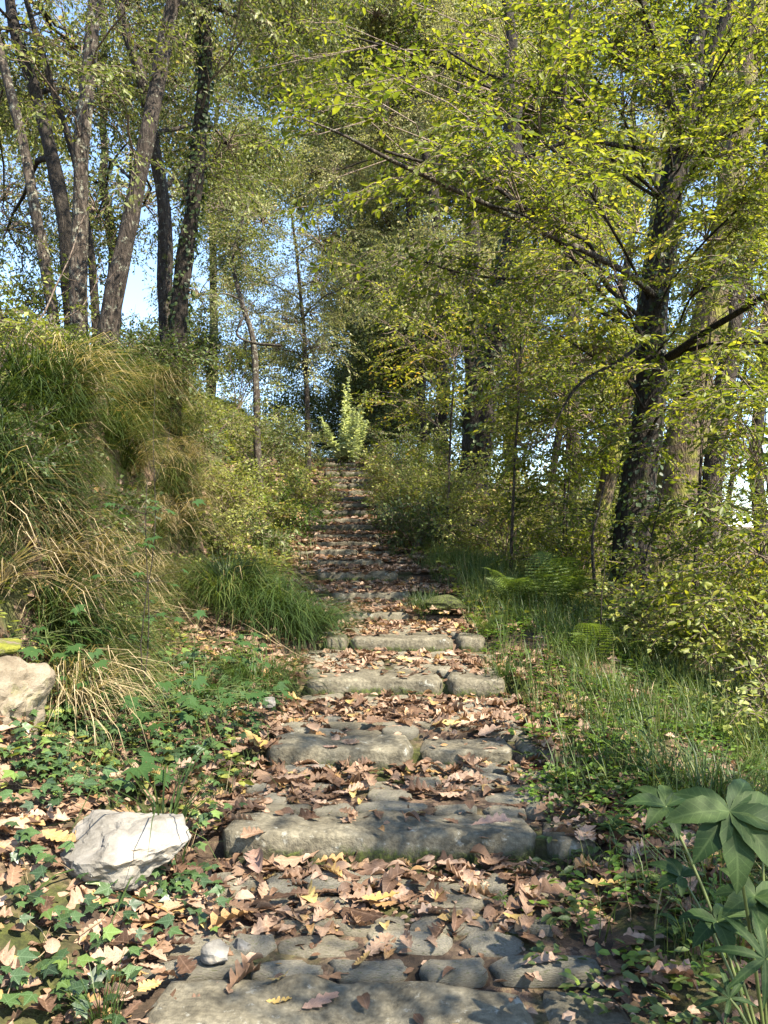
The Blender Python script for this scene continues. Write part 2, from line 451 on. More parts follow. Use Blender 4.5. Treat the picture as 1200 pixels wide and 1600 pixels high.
M_pink = leaf_mat('pinkish_brown_leaf', [(0, (.28, .18, .135)), (1, (.35, .24, .19))], trans=.2, veins=(.08, .06, .05), spots=.5, tcol=(1.2, 1, .8), grain=90)

# ------------------------------------------------------------------ leaf templates
def tpl(b): return b.arrays()

def leaf2(L=1, w=.5, fold=.08, droop=.1):
    V = [(0, 0, 0), (.45 * L, w * L / 2, fold * L), (L, 0, -droop * L), (.45 * L, -w * L / 2, fold * L)]
    return np.array(V), np.array([(0, 1, 2), (0, 2, 3)])[:, ::-1]

def leaf4(L=1, w=.5, fold=.07, droop=.12):
    V = [(0, 0, 0), (.28 * L, w * .42 * L, fold * L), (.68 * L, w * .42 * L, fold * L - droop * .4 * L), (L, 0, -droop * L), (.68 * L, -w * .42 * L, fold * L - droop * .4 * L), (.28 * L, -w * .42 * L, fold * L)]
    return np.array(V), np.array([(0, 3, 2, 1), (0, 5, 4, 3)])

def tube(pts, rad, sides=3, cap=False):
    pts = np.asarray(pts, float); n = len(pts)
    t = np.gradient(pts, axis=0); t = norm(t)
    ref = np.array([0, 0, 1.]) if abs(t[:, 2]).mean() < .8 else np.array([0, 1., 0])
    a = norm(np.cross(t, ref)); b = np.cross(t, a)
    th = np.arange(sides) / sides * 2 * np.pi
    rad = np.broadcast_to(np.asarray(rad, float), (n,))
    V = pts[:, None] + rad[:, None, None] * (np.cos(th)[None, :, None] * a[:, None] + np.sin(th)[None, :, None] * b[:, None])
    i = np.arange(n - 1)[:, None] * sides; j = np.arange(sides)[None]; j2 = (j + 1) % sides
    Q = np.stack([i + j, i + j2, i + sides + j2, i + sides + j], -1).reshape(-1, 4)
    return V.reshape(-1, 3), Q

def place_leaves(b, pos, fwd, up, size, kind, tint, mat=0, w=.5):
    K = len(pos)
    V, F = (leaf4(1, w) if kind == 4 else leaf2(1, w))
    t = dict(V=V, Q=F if kind == 4 else np.zeros((0, 4), int), T=F if kind == 2 else np.zeros((0, 3), int), mq=np.full(len(F) if kind == 4 else 0, mat), mt=np.full(len(F) if kind == 2 else 0, mat), tint=np.zeros(len(V)), uv=V[:, :2] * 1.0)
    b.bake(t, frames(fwd, up), size, np.asarray(pos), tint)

def spray(r, L=.5, leaf=.055, kind=4, w=.5, side=5, flat=.25, droop=.25, wood=True, dens=1.0):
    """a leafy twig: main shoot along +x, side twigs, alternate leaves in nearly one plane"""
    b = Buf(); pos = []; fwd = []
    def shoot(p0, d0, ln):
        n = max(3, int(ln / (leaf * .55) * dens))
        s = np.linspace(0, 1, n + 1)
        d0 = norm(d0)
        wig = np.cumsum(r.normal(0, .03, (n + 1, 3)), 0) * ln
        P = p0 + d0 * (s[:, None] * ln) + wig * .4
        P[:, 2] -= droop * ln * s ** 2
        if wood:
            k = [0, n // 2, n]
            V, Q = tube(P[k], np.array([.0022, .0015, .0007]) * (1 + L * 1.5), 3); b.add(V, Q, mq=1, tint=.5)
        for i in range(1, n + 1):
            sgn = 1 if i % 2 else -1
            t = norm(P[i] - P[i - 1])
            sd = norm(np.cross([0, 0, 1], t)) * sgn
            f = t * r.uniform(.35, 1.0) + sd * r.uniform(.6, 1.1) + r.normal(0, flat, 3) - np.array([0, 0, .22])
            if i == n: f = t + r.normal(0, .2, 3)
            pos.append(P[i]); fwd.append(f)
        return P
    P = shoot(np.zeros(3), np.array([1, 0, .05]), L)
    for k in range(side):
        q = P[1 + int((len(P) - 2) * (k + .3) / side)]
        sg = 1 if k % 2 else -1
        shoot(q, np.array([1, sg * r.uniform(.7, 1.4), r.normal(0, .2)]), L * (.62 - .35 * k / side) * r.uniform(.7, 1.1))
    pos = np.array(pos); fwd = np.array(fwd); K = len(pos)
    up = np.tile([0, 0, 1.], (K, 1)) + r.normal(0, .35, (K, 3))
    place_leaves(b, pos, fwd, up, leaf * r.uniform(.45, 1.25, K), kind, .42 + r.normal(0, .17, K), 0, w)
    return tpl(b)

def clump(r, n=60, rad=.5, leaf=.07, w=.55, hang=0., twigs=3):
    """an irregular mass of leaves at a twig end, seen from afar"""
    b = Buf()
    d = norm(r.normal(0, 1, (n, 3))); pos = d * (r.uniform(0, 1, n) ** .45 * rad)[:, None] * np.array([1, 1, .7])
    fwd = r.normal(0, 1, (n, 3)) + d * .4; fwd[:, 2] -= hang
    up = np.tile([0, 0, 1.], (n, 1)) + r.normal(0, .7, (n, 3))
    place_leaves(b, pos, fwd, up, leaf * r.uniform(.6, 1.3, n), 2, .45 + r.normal(0, .14, n), 0, w)
    for k in range(twigs):
        e = norm(r.normal(0, 1, 3)) * rad * .9
        V, Q = tube(np.array([-e * .2, e * .5 + r.normal(0, .05, 3), e]), [.006, .004, .002], 3); b.add(V, Q, mq=1)
    return tpl(b)

r0 = np.random.default_rng(3)
SP_NEAR = [spray(r0, L=.42, leaf=.062, side=5) for _ in range(5)]
SP_MID = [spray(r0, L=.55, leaf=.068, side=5, kind=2, flat=.35) for _ in range(5)]
SP_MIDSMALL = [spray(r0, L=.5, leaf=.055, side=5, kind=2, flat=.5, droop=.4) for _ in range(5)]
SP_SHRUB = [spray(r0, L=.32, leaf=.042, side=4, kind=2, flat=.5, droop=.2, w=.6) for _ in range(5)]
SP_BIG = [spray(r0, L=.9, leaf=.095, side=6, kind=2, flat=.5, droop=.3, w=.5) for _ in range(5)]
CL_FAR = [clump(r0, 70, .6, .10, hang=.5) for _ in range(5)]
CL_VFAR = [clump(r0, 70, .9, .16, hang=.5, twigs=2) for _ in range(5)]

def scatter(b, T, pos, fwd, up, sc, dt, r):
    pos = np.asarray(pos); idx = r.integers(0, len(T), len(pos))
    Rm = frames(fwd, up); sc = np.broadcast_to(np.asarray(sc, float), (len(pos),)); dt = np.broadcast_to(np.asarray(dt, float), (len(pos),))
    for k, t in enumerate(T):
        m = idx == k
        b.bake(t, Rm[m], sc[m], pos[m], dt[m])

# ------------------------------------------------------------------ boughs: leafy limbs that trees share
def make_bough(r, T, rad=1.6, nsub=26, per=5, sc=1.0, flat=.6, hang=0., gap=.0):
    b = Buf(); pos = []; fwd = []; dts = []
    for j in range(nsub):
        d = norm(r.normal(0, 1, 3)); e = d * np.array([1, 1, .62]) * rad * r.uniform(.35, 1) ** .6; e[0] += rad * .2
        mm = 5; tt = np.linspace(0, 1, mm)[:, None]; w = np.linalg.norm(e)
        S = e * tt + r.normal(0, .05 * w, (mm, 3)) * np.array([[0], [1], [1], [.7], [.3]]) + np.array([0, 0, .12 * w]) * np.sin(tt * np.pi)
        V, Q = tube(S, np.linspace(.016, .003, mm), 3); b.add(V, Q, mq=1)
        off = r.normal(0, .10)
        for g in range(per):
            tq = 1 if g == 0 else r.uniform(.3, 1); i = min(int(tq * (mm - 1)), mm - 2)
            pos.append(S[i] + (S[i + 1] - S[i]) * (tq * (mm - 1) - i)); f = norm(S[i + 1] - S[i]) + r.normal(0, .6, 3); f[2] = f[2] * flat - hang; fwd.append(f); dts.append(off)
    pos = np.array(pos); K = len(pos)
    scatter(b, T, pos, np.array(fwd), np.tile([0, 0, 1.], (K, 1)) + r.normal(0, .35, (K, 3)), sc * r.uniform(.75, 1.2, K), np.array(dts), r)
    return b.mesh('bough', [M_olive, M_twig])
rb = np.random.default_rng(31)
BO_FAR = [make_bough(rb, CL_FAR, 2.0, 26, 3, .95, 1) for _ in range(4)]
BO_MID = [make_bough(rb, SP_BIG, 1.35, 16, 3, .75, .6) for _ in range(4)]
BO_FINE = [make_bough(rb, SP_MIDSMALL, 1.1, 15, 3, 1.0, .6) for _ in range(4)]
BO_NEAR = [make_bough(rb, SP_MID, .85, 18, 3, 1.0, .4) for _ in range(4)]

# ------------------------------------------------------------------ trees
def trunk_mesh(P, rad, sides, seed, amp=.12, flare=0):
    """resample a polyline smoothly and skin it with a knobbly bark surface"""
    P = np.asarray(P, float); rad = np.asarray(rad, float)
    s = np.concatenate([[0], np.cumsum(np.linalg.norm(np.diff(P, axis=0), axis=1))])
    n = max(6, int(s[-1] / .12))
    u = np.linspace(0, s[-1], n)
    X = np.stack([np.interp(u, s, P[:, k]) for k in range(3)], -1)
    for _ in range(3):
        X[1:-1] = (X[:-2] + 2 * X[1:-1] + X[2:]) / 4
    X[1:-1] += np.stack([vnoise(X[1:-1], 1.3, seed + k) for k in range(3)], -1) * np.array([.5, .5, 0]) * rad.mean()
    rr = np.interp(u, s, rad)
    if flare: rr = rr * (1 + flare * np.exp(-u / .35))
    V, Q = tube(X, rr, sides)
    C = np.repeat(X, sides, 0); D = V - C
    th = np.tile(np.arange(sides), n) / sides * 2 * np.pi
    q = np.stack([np.cos(th) * 1.3, np.sin(th) * 1.3, np.repeat(u, sides) * 1.2], -1)
    k = 1 + amp * fbm(q, 1.5, seed, 3) + amp * .45 * fbm(q * [4, 4, 2.5], 1, seed + 9, 2)
    if flare:
        k = k + flare * .5 * np.exp(-np.repeat(u, sides) / .3) * np.cos(th * 4 + seed)
    return C + D * k[:, None], Q, X, rr

class Tree:
    def __init__(s, name, label, P, rad, mat, sides=12, seed=0, amp=.12, flare=.35, group=None, cat='tree'):
        P = [np.asarray(p, float) for p in P]
        g = float(H(P[0][0], P[0][1], steps=False))
        base = np.array([P[0][0], P[0][1], g])
        s.root = thing(name, base, label, cat, group)
        s.base = base; s.seed = seed; s.r = np.random.default_rng(seed + 100); s.mat = mat
        d = norm(P[1] - P[0]); d = norm(d + [0, 0, .5])
        low = P[0].copy()
        if low[2] > g - .1:                     # carry the trunk down into the ground
            low = low - d * ((low[2] - g + .15) / max(d[2], .3))
            P = [low] + P; rad = [rad[0]] + list(rad)
        V, Q, X, rr = trunk_mesh(P, rad, sides, seed, amp, flare)
        b = Buf(); b.add(V, Q)
        link('trunk', b.mesh('trunk', [mat], True, base), s.root)
        s.X = X; s.rr = rr
    def branch(s, P, rad, sides=6, mat=None, amp=.1):
        V, Q, X, rr = trunk_mesh(P, rad, sides, s.seed + int(abs(P[0][2]) * 100), amp)
        b = Buf(); b.add(V, Q)
        link('branch', b.mesh('branch', [mat or s.mat], True, s.base), s.root)
        return X
    def crown(s, blobs, T, leafm, scale=1.0, dt=0., per=4, twigm=None, mains=True, flat=.6, hang=0., start=None, sub_r=.012):
        """blobs: (centre, radii, number of side branches). A limb runs from the trunk into each blob, side branches fill it, sprays sit along them."""
        r = s.r; b = Buf(); pos = []; fwd = []; dts = []
        for (c, rad, n) in blobs:
            c = np.asarray(c, float); rad = np.asarray(rad, float) * np.ones(3)
            h = s.X - c; q = np.linalg.norm(h * [1, 1, .8] + [0, 0, .3 * np.linalg.norm(rad)], axis=1)
            k = int(np.argmin(q)); p0 = s.X[k]
            ln = np.linalg.norm(c - p0)
            m = max(4, int(ln / .4)); t = np.linspace(0, 1, m)[:, None]
            B = p0 + (c - p0) * t + np.array([0, 0, 1.]) * (np.sin(t * np.pi) * ln * .08)
            B[1:-1] += r.normal(0, .05 * ln / m ** .5, (m - 2, 3))
            r1 = min(s.rr[k] * .25, .006 + .004 * ln)
            if ln > .3:
                if mains:
                    V, Q, X, rr = trunk_mesh(B, np.linspace(r1, .009, m), 6, s.seed + k, .08)
                    bb = Buf(); bb.add(V, Q); link('branch', bb.mesh('branch', [s.mat], True, s.base), s.root)
                else:
                    V, Q = tube(B, np.linspace(r1, .009, m), 4); b.add(V, Q, mq=1)
            for j in range(n):
                d = norm(r.normal(0, 1, 3)); e = c + d * rad * r.uniform(.35, 1) ** .5
                a = B[int(r.uniform(.45, 1) * (m - 1))]
                w = np.linalg.norm(e - a); mm = 5; tt = np.linspace(0, 1, mm)[:, None]
                S = a + (e - a) * tt + r.normal(0, .05 * w, (mm, 3)) * np.array([[0], [1], [1], [.7], [.3]]) + np.array([0, 0, .1 * w]) * np.sin(tt * np.pi)
                V, Q = tube(S, np.linspace(sub_r, .003, mm), 3); b.add(V, Q, mq=1)
                off = r.normal(0, .09)
                for g in range(per):
                    tq = 1 if g == 0 else r.uniform(.3, 1)
                    i = min(int(tq * (mm - 1)), mm - 2); p = S[i] + (S[i + 1] - S[i]) * (tq * (mm - 1) - i)
                    f = norm(S[i + 1] - S[i]) + r.normal(0, .6, 3); f[2] = f[2] * flat - hang
                    pos.append(p); fwd.append(f); dts.append(off + dt)
        pos = np.array(pos); fwd = np.array(fwd); K = len(pos)
        up = np.tile([0, 0, 1.], (K, 1)) + r.normal(0, .3, (K, 3))
        scatter(b, T, pos, fwd, up, scale * r.uniform(.75, 1.2, K), np.array(dts) + r.normal(0, .05, K), r)
        o = link('crown', b.mesh('crown', [leafm, twigm or M_twig], False, s.base), s.root)
        return o
    def boughs(s, blobs, lib, mat, scale=1.0, rad_k=.9):
        r = s.r; lb = Buf()
        for (c, rad, n) in blobs:
            c = np.asarray(c, float); rad = np.asarray(rad, float) * np.ones(3)
            for j in range(n):
                d = norm(r.normal(0, 1, 3)); p = c + d * rad * r.uniform(.1, 1) ** .5 * rad_k
                h = s.X - p; k = int(np.argmin(np.linalg.norm(h * [1, 1, .8] + [0, 0, .25 * np.linalg.norm(h, axis=1).min()], axis=1))); p0 = s.X[k]
                w = np.linalg.norm(p - p0); tt = np.linspace(0, 1, 7)[:, None]
                L_ = p0 + (p - p0) * tt + np.array([0, 0, .1 * w]) * np.sin(tt * np.pi); L_[1:-1] += r.normal(0, .025 * w, (5, 3))
                V, Q = tube(L_, np.linspace(min(s.rr[k] * .5, .02 + .010 * w), .014, 7), 5); lb = Buf(); lb.add(V, Q); link('limb', lb.mesh('limb', [s.mat], True, s.base), s.root)
                o = link('bough', lib[r.integers(0, len(lib))], s.root, p - s.base)
                o.rotation_euler = (r.normal(0, .2), r.normal(0, .2), math.atan2(p[1] - p0[1], p[0] - p0[0]) + r.normal(0, .5)); o.scale = (scale * r.uniform(.8, 1.2),) * 3
                o.material_slots[0].link = 'OBJECT'; o.material_slots[0].material = mat
    def ivy(s, u0, u1, n, leaf=.05, rad=1.25, mat=None):
        """ivy leaves clinging to the trunk between the heights u0 and u1 (metres along it)"""
        r = s.r; b = Buf()
        ln = np.concatenate([[0], np.cumsum(np.linalg.norm(np.diff(s.X, axis=0), axis=1))])
        u = r.uniform(u0, min(u1, ln[-1]), n); th = r.uniform(0, 2 * np.pi, n)
        C = np.stack([np.interp(u, ln, s.X[:, k]) for k in range(3)], -1); rr = np.interp(u, ln, s.rr)
        keep = vnoise(np.stack([np.cos(th), np.sin(th), u * .8], -1), 1.6, s.seed) > -.25
        D = np.stack([np.cos(th), np.sin(th), 0 * th], -1)
        pos = C + D * (rr * r.uniform(1.0, rad, n) + .01)[:, None]
        pos, D = pos[keep], D[keep]; K = len(pos)
        f = np.stack([r.normal(0, .6, K), r.normal(0, .6, K), -np.ones(K)], -1) + D * .5
        place_leaves(b, pos, f, D + r.normal(0, .25, (K, 3)), leaf * r.uniform(.6, 1.3, K), 4, r.uniform(.0, .9, K), 0, .85)
        return link('ivy', b.mesh('ivy', [mat or M_green], False, s.base), s.root)

def ppoly(L): return [at(*p) for p in L]

print('setup done')
#@@GROUND
def geo(a, b, d0, g):
    out = [a]; d = d0
    while out[-1] < b: out.append(out[-1] + d); d *= g
    return out
xs = np.arange(-1.1, 1.1001, .03)
R_ = np.array(geo(1.13, 420, .04, 1.07)); L_ = -np.array(geo(1.13, 420, .04, 1.065))[::-1]
xs = np.concatenate([L_, xs, R_])
ys = [-6, -4, -2.5, -1, 0, .5, 1.0, 1.2, 1.4]
y = 1.5
while y < 26: ys.append(y); y += max(.028, .0095 * y)
while y < 900: ys.append(y); y *= 1.06
ys += [f + .086 for f in FR] + [f + .094 for f in FR]
ys = np.array(sorted(ys)); ys = ys[np.concatenate([[True], np.diff(ys) > .002])]
gy, gx = np.meshgrid(ys, xs, indexing='ij')
gx = gx + xc(gy)
gz = H(gx, gy, lag=.09)
gz = np.where(gx > 60, np.minimum(gz, -9), gz)
V = np.stack([gx, gy, gz], -1).reshape(-1, 3)
nx_, ny_ = len(xs), len(ys)
i = (np.arange(ny_ - 1)[:, None] * nx_ + np.arange(nx_ - 1)[None]).ravel()
Q = np.stack([i, i + 1, i + nx_ + 1, i + nx_], -1)
b = Buf(); b.add(V, Q)
ground = props(link('ground', b.mesh('ground', [M_soil], True)), kind='structure')
ground['label'] = 'dark soil of the hillside under fallen leaves and plants'

# ------------------------------------------------------------------ stone steps
def edge_stone_mesh(length, h=.21, dp=.27, seed=0):
    """a long kerb block, worn round on top; local x along its length, y towards the slope, z up, top at 0"""
    nx = max(8, int(length / .035)); ns = 22
    th = np.arange(ns) / ns * 2 * np.pi
    c, s_ = np.cos(th), np.sin(th)
    pw = .21
    sy = np.sign(c) * np.abs(c) ** pw; sz = np.sign(s_) * np.abs(s_) ** pw
    u = np.linspace(-1, 1, nx)
    # the block's plan outline: ends rounded off
    endk = (1 - np.abs(u) ** 26) ** .5 * .90 + .10
    X = np.repeat(u * length / 2, ns).reshape(nx, ns)
    Y = dp / 2 + sy[None] * dp / 2 * endk[:, None]
    Z = -h / 2 + sz[None] * h / 2 * (endk[:, None] * .35 + .65)
    P = np.stack([X, Y, Z], -1)
    Nn = np.stack([0 * X, np.broadcast_to(c, X.shape), np.broadcast_to(s_, X.shape)], -1)
    d = fbm(P + seed * 3.1, 4.0, seed, 3) * .015 - np.abs(fbm(P + seed, 13, seed + 5, 3)) * .010
    P = P + Nn * d[..., None]
    P[..., 1] += (vnoise(P * [1, 0, 0] + seed, 2.2, seed + 8) * .035)
    tint = np.clip(-(P[..., 2]) / h * 2.1 - .30, 0, 1) * .62
    V = P.reshape(-1, 3)
    i = (np.arange(nx - 1)[:, None] * ns + np.arange(ns)[None]); j = (np.arange(nx - 1)[:, None] * ns + (np.arange(ns)[None] + 1) % ns)
    Q = np.stack([i, i + ns, j + ns, j], -1).reshape(-1, 4)
    c0 = len(V); V = np.concatenate([V, [P[0].mean(0) - [.008, 0, 0], P[-1].mean(0) + [.008, 0, 0]]])
    k = np.arange(ns); k2 = (k + 1) % ns
    T = np.concatenate([np.stack([np.full(ns, c0), k, k2], -1), np.stack([np.full(ns, c0 + 1), (nx - 1) * ns + k2, (nx - 1) * ns + k], -1)])
    b = Buf(); b.add(V, Q, T, tint=np.concatenate([tint.ravel(), [.2, .2]]))
    return b

def cobble_mesh(seed):
    r = np.random.default_rng(seed); n = 14
    th = np.arange(n) / n * 2 * np.pi; pw = r.uniform(.5, .85)
    ro = 1 + r.normal(0, .12, n)
    ox = np.sign(np.cos(th)) * np.abs(np.cos(th)) ** pw * ro; oy = np.sign(np.sin(th)) * np.abs(np.sin(th)) ** pw * ro
    rings = [(.5, 0.0), (.88, -.02), (.99, -.16), (1.03, -.5), (.95, -1.0)]
    V = [(0, 0, .03)]
    for k, (q, z) in enumerate(rings):
        for a in range(n): V.append((ox[a] * q * .5, oy[a] * q * .5, z + r.normal(0, .05 if k < 2 else .03)))
    V = np.array(V); T = [(0, 1 + a, 1 + (a + 1) % n) for a in range(n)]; Q = []
    for k in range(len(rings) - 1):
        for a in range(n):
            p, q2 = 1 + k * n + a, 1 + k * n + (a + 1) % n
            Q.append((p, p + n, q2 + n, q2))
    b = Buf(); b.add(V, Q, T); return b.mesh('paving_stone', [M_cobble], True)
COB = [cobble_mesh(40 + k) for k in range(12)]

EDGES = {0: [(235, 835), (842, 985)], 1: [(350, 836), (846, 925)], 2: [(420, 645), (652, 800), (806, 872)], 3: [(478, 690), (696, 790)],
         4: [(508, 545), (548, 706), (712, 760)], 5: [(524, 642)], 6: [(518, 642)], 7: [(494, 622)], 8: [(470, 600)], 9: [(450, 560), (564, 618)]}
STEP_LABELS = [
    'lowest stone step, broad flat grey slab crossing the bottom edge of the photo',
    'long mossy stone step whose worn front runs level with the white rock',
    'stone step whose edge is split by a gap into two main blocks',
    'fourth stone step from the bottom, short grey edge block above the split one',
    'fifth stone step from the bottom, sunlit pale block beside the tall grass tuft',
    'sixth stone step from the bottom, narrow edge right of the overhanging grass tuft']
ORD = ['first', 'second', 'third', 'fourth', 'fifth', 'sixth', 'seventh', 'eighth', 'ninth', 'tenth', 'eleventh', 'twelfth', 'thirteenth', 'fourteenth', 'fifteenth', 'sixteenth', 'seventeenth', 'eighteenth', 'nineteenth', 'twentieth', 'twenty-first', 'twenty-second', 'twenty-third', 'twenty-fourth']
rs = np.random.default_rng(21)
for i in range(NSTEP):
    f, zt = FR[i], ZT[i]; cx = float(xc(f))
    left_up = NSTEP - 1 - i
    if i < 6: lab = STEP_LABELS[i]
    elif left_up == 0: lab = 'highest visible stone step, where the path disappears over the crest'
    elif i >= 14: lab = f'narrow distant stone step, {ORD[left_up]} below the highest one at the crest'
    else: lab = f'{ORD[i]} stone step from the bottom, low edge stone half hidden by brown leaves'
    st = thing('stone_step', (cx, f, zt), lab, 'step', 'stone steps of the woodland path')
    if i in EDGES: spans = [((a - 600) * (f + .1) / 1200, (c - 600) * (f + .1) / 1200) for a, c in EDGES[i]]
    else:
        w = rs.uniform(.95, 1.2); c = cx + rs.uniform(-.08, .08); k = rs.uniform(.35, .65)
        spans = [(c - w / 2, c + w * (k - .5) - .01), (c + w * (k - .5) + .01, c + w / 2)] if rs.uniform() < .6 else [(c - w / 2, c + w / 2)]
    for j, (a, c) in enumerate(spans):
        dp = rs.uniform(.22, .29) if i else .26
        o = link('edge_stone', edge_stone_mesh(c - a, rs.uniform(.19, .23), dp, i * 5 + j).mesh('edge_stone', [M_step], True), st,
                 ((a + c) / 2 - cx, rs.uniform(-.02, .02) + (.05 if j == 2 else 0), .008 - (.015 if (j and i < 3) else 0) - (.012 if i > 4 else 0)))
        o.rotation_euler = (R(rs.normal(0, 1.2)), R(rs.normal(0, .8)), R(rs.normal(0, 1.2)))
    if i < 9:
        f1 = FR[i + 1]; rise = (ZT[i + 1] - zt) * .28
        yy = .29
        rowd = []
        while yy < (f1 - f) - .06:
            dep = rs.uniform(.075, .145); x = -.62 - rs.uniform(0, .12)
            while x < .60:
                w = rs.uniform(.12, .34)
                if rs.uniform() < (.95 if yy < .6 else .75):
                    t = (yy + dep / 2) / (f1 - f)
                    o = link('paving_stone', COB[rs.integers(0, 12)], st, (x + w / 2 + float(xc(f + yy)) - cx, yy + dep / 2 + rs.normal(0, .012), rise * (.75 * t + .75 * t ** 4) - .001 + rs.uniform(-.006, .012)))
                    o.scale = (w * .98, dep * 1.0, .05); o.rotation_euler = (R(rs.normal(1.5, 2.5)), R(rs.normal(0, 2.5)), R(rs.normal(0, 6)))
                x += w + .012
            yy += dep + .012

# ------------------------------------------------------------------ rocks
def rock(name, loc, size, label, cat, mat, seed, cuts=9, rot=0, sub=4, amp=.12, tilt=(0, 0)):
    import bmesh
    r = np.random.default_rng(seed)
    bm = bmesh.new(); bmesh.ops.create_icosphere(bm, subdivisions=sub, radius=1)
    V = np.array([v.co[:] for v in bm.verts]); F = np.array([[v.index for v in f.verts] for f in bm.faces]); bm.free()
    for k in range(cuts):
        n = norm(r.normal(0, 1, 3)); d = r.uniform(.5, .78)
        s_ = V @ n; V = np.where((s_ > d)[:, None], V - n * (s_ - d)[:, None] * .99, V)
    V = V + norm(V) * (fbm(V, 2.2, seed, 4) * amp + np.abs(fbm(V, 6, seed + 3, 3)) * amp * .35)[:, None]
    V = V * np.asarray(size) / 2
    b = Buf(); b.add(V, None, F)
    o = link(name, b.mesh(name, [mat], False), None, loc); o.rotation_euler = (tilt[0], tilt[1], rot)
    me = o.data; me.polygons.foreach_set('use_smooth', np.zeros(len(F), bool))
    return props(o, label, cat)
rock('white_rock', at(197, 1312, 2.72) + [0, 0, -.01], (.43, .36, .27), 'angular white limestone rock beside the long mossy step', 'rock', M_white, 24, 10, R(6), amp=.13, sub=5, tilt=(R(10), 0))
rock('pale_rock', at(8, 1105, 3.25), (.42, .5, .44), 'large cream coloured rock in the bank cut off by the left edge', 'rock', M_cream, 12, 9, R(20), amp=.13, sub=5)
rock('small_stone', at(340, 1478, 2.30) + [0, 0, -.02], (.10, .07, .07), 'small white stone half under leaves left of the second step paving', 'stone', M_white, 14, 8, sub=3)
rock('small_stone', at(378, 1470, 2.37) + [0, 0, -.02], (.07, .06, .06), 'smaller grey white stone beside dry leaves next to the bottom slab', 'stone', M_white, 15, 8, sub=3)
rock('small_stone', at(419, 1098, 4.1) + [0, 0, .0], (.09, .08, .08), 'small pinkish stone at the left edge of the fourth step', 'stone', M_white, 16, 7, sub=3)
rock('low_rock', at(700, 945, 6.9), (.5, .3, .16), 'low flat stone half buried in litter right of the sixth step', 'rock', M_step, 17, 6, sub=3)
rock('corner_rock', at(2, 1012, 3.5), (.22, .25, .10), 'small mossy stone above the cream rock at the left edge', 'rock', M_mossrock, 18, 6, sub=3)

# ------------------------------------------------------------------ fallen leaves
def lance(L, w, r, curl=.35, cen=0.):
    n = 8; t = np.linspace(0, 1, n + 1); ww = np.sin(np.pi * t ** .8) ** .8 * w / 2; ww[0] = .004; ww[-1] = .001
    ww[1:-1] *= 1 + .10 * (np.arange(1, n) % 2)
    V = []; uv = []
    for k in range(n + 1):
        z = .16 * L * math.sin(t[k] * 2.2) - .22 * L * t[k] ** 2
        for s_ in (-1, 0, 1): V.append((t[k] * L, s_ * ww[k], z + abs(s_) * ww[k] * curl)); uv.append((t[k], s_ * ww[k] / L))
    Q = []
    for k in range(n): a = k * 3; Q += [(a, a + 3, a + 4, a + 1), (a + 1, a + 4, a + 5, a + 2)]
    b = Buf(); b.add(V, Q, tint=r.uniform(.3, .8), uv=uv); return b
def oak_leaf(r, lobes=5, narrow=False):
    """a dry lobed oak leaf, curled; along +x, unit length"""
    n = lobes * 3 + 1
    t = np.linspace(0, 1, n + 1)
    env = (np.clip(t, 0, 1) ** .62 * (1 - t) ** .34) * (.46 if not narrow else .36) * r.uniform(.85, 1.1)
    lob = np.array([.52, .97, .95])[np.arange(n + 1) % 3]
    wl = env * lob * (1 + r.normal(0, .06, n + 1)) + .006; wr = env * lob * (1 + r.normal(0, .06, n + 1)) + .006
    wl[0] = wr[0] = .008; wl[-1] = wr[-1] = .05; wl[1] *= .7; wr[1] *= .7
    cx, cy = r.normal(0, 1.4), r.uniform(-1.0, 2.6)       # curl along and across
    tw = r.normal(0, .7)
    V = []; uv = []
    for k in range(n + 1):
        for s_ in (-1, 0, 1):
            w = (wl[k] if s_ < 0 else wr[k]) * s_
            x = t[k] + (abs(w) * (.18 if lob[k] > .9 else -.05)); yy = w
            uv.append((x, yy))
            z = cx * .18 * (x - .5) ** 2 + cy * yy * yy * 2.2 + tw * (x - .5) * yy * .7 + r.normal(0, .012)
            V.append((x, yy * (1 - .25 * abs(cy) * abs(yy)), z))
    V = np.array(V); V[:, 0] -= .5
    Q = []
    for k in range(n):
        a = k * 3
        Q += [(a, a + 3, a + 4, a + 1), (a + 1, a + 4, a + 5, a + 2)]
    # stalk
    c = len(V); V = np.concatenate([V, [[-.5, -.006, 0], [-.5, .006, 0], [-.64, .0, .02]]]); uv += [(0, .0)] * 3
    b = Buf(); b.add(V, Q, [(c, c + 1, c + 2)], tint=0., uv=uv); return b

def simple_dead(r):
    V, F = leaf4(1, r.uniform(.5, .75), fold=r.uniform(-.1, .2), droop=r.uniform(-.15, .3)); V = V - [.5, 0, 0]
    b = Buf(); b.add(V, F, tint=0., uv=V[:, :2] + [.5, 0]); return b
ro = np.random.default_rng(77)
OAK = [oak_leaf(ro, ro.integers(4, 6), k % 3 == 0) for k in range(16)]
OAK_T = [o.arrays() for o in OAK]
OAK_M = [o.mesh('oak_leaf', [M_dry], True, uv=True) for o in OAK]
def ovate(r):
    b = lance(1, r.uniform(.36, .6), r, r.uniform(-.6, 1.0)); b.V[0][:, 0] -= .5; b.tint = [np.zeros(len(b.V[0]))]; return b
OVA = [ovate(ro) for _ in range(6)]
OVA_T = [o.arrays() for o in OVA]
OVA_M = [o.mesh('beech_leaf', [M_dry], True, uv=True) for o in OVA]
OAK_Y = [o.mesh('yellow_leaf', [M_yellow], True, uv=True) for o in OAK[:5]]
OAK_P = [o.mesh('pink_leaf', [M_pink], True, uv=True) for o in OAK[5:10]]
OAK_FEW = [oak_leaf(ro, 3).arrays() for k in range(6)]
DEAD_T = [simple_dead(ro).arrays() for _ in range(6)]


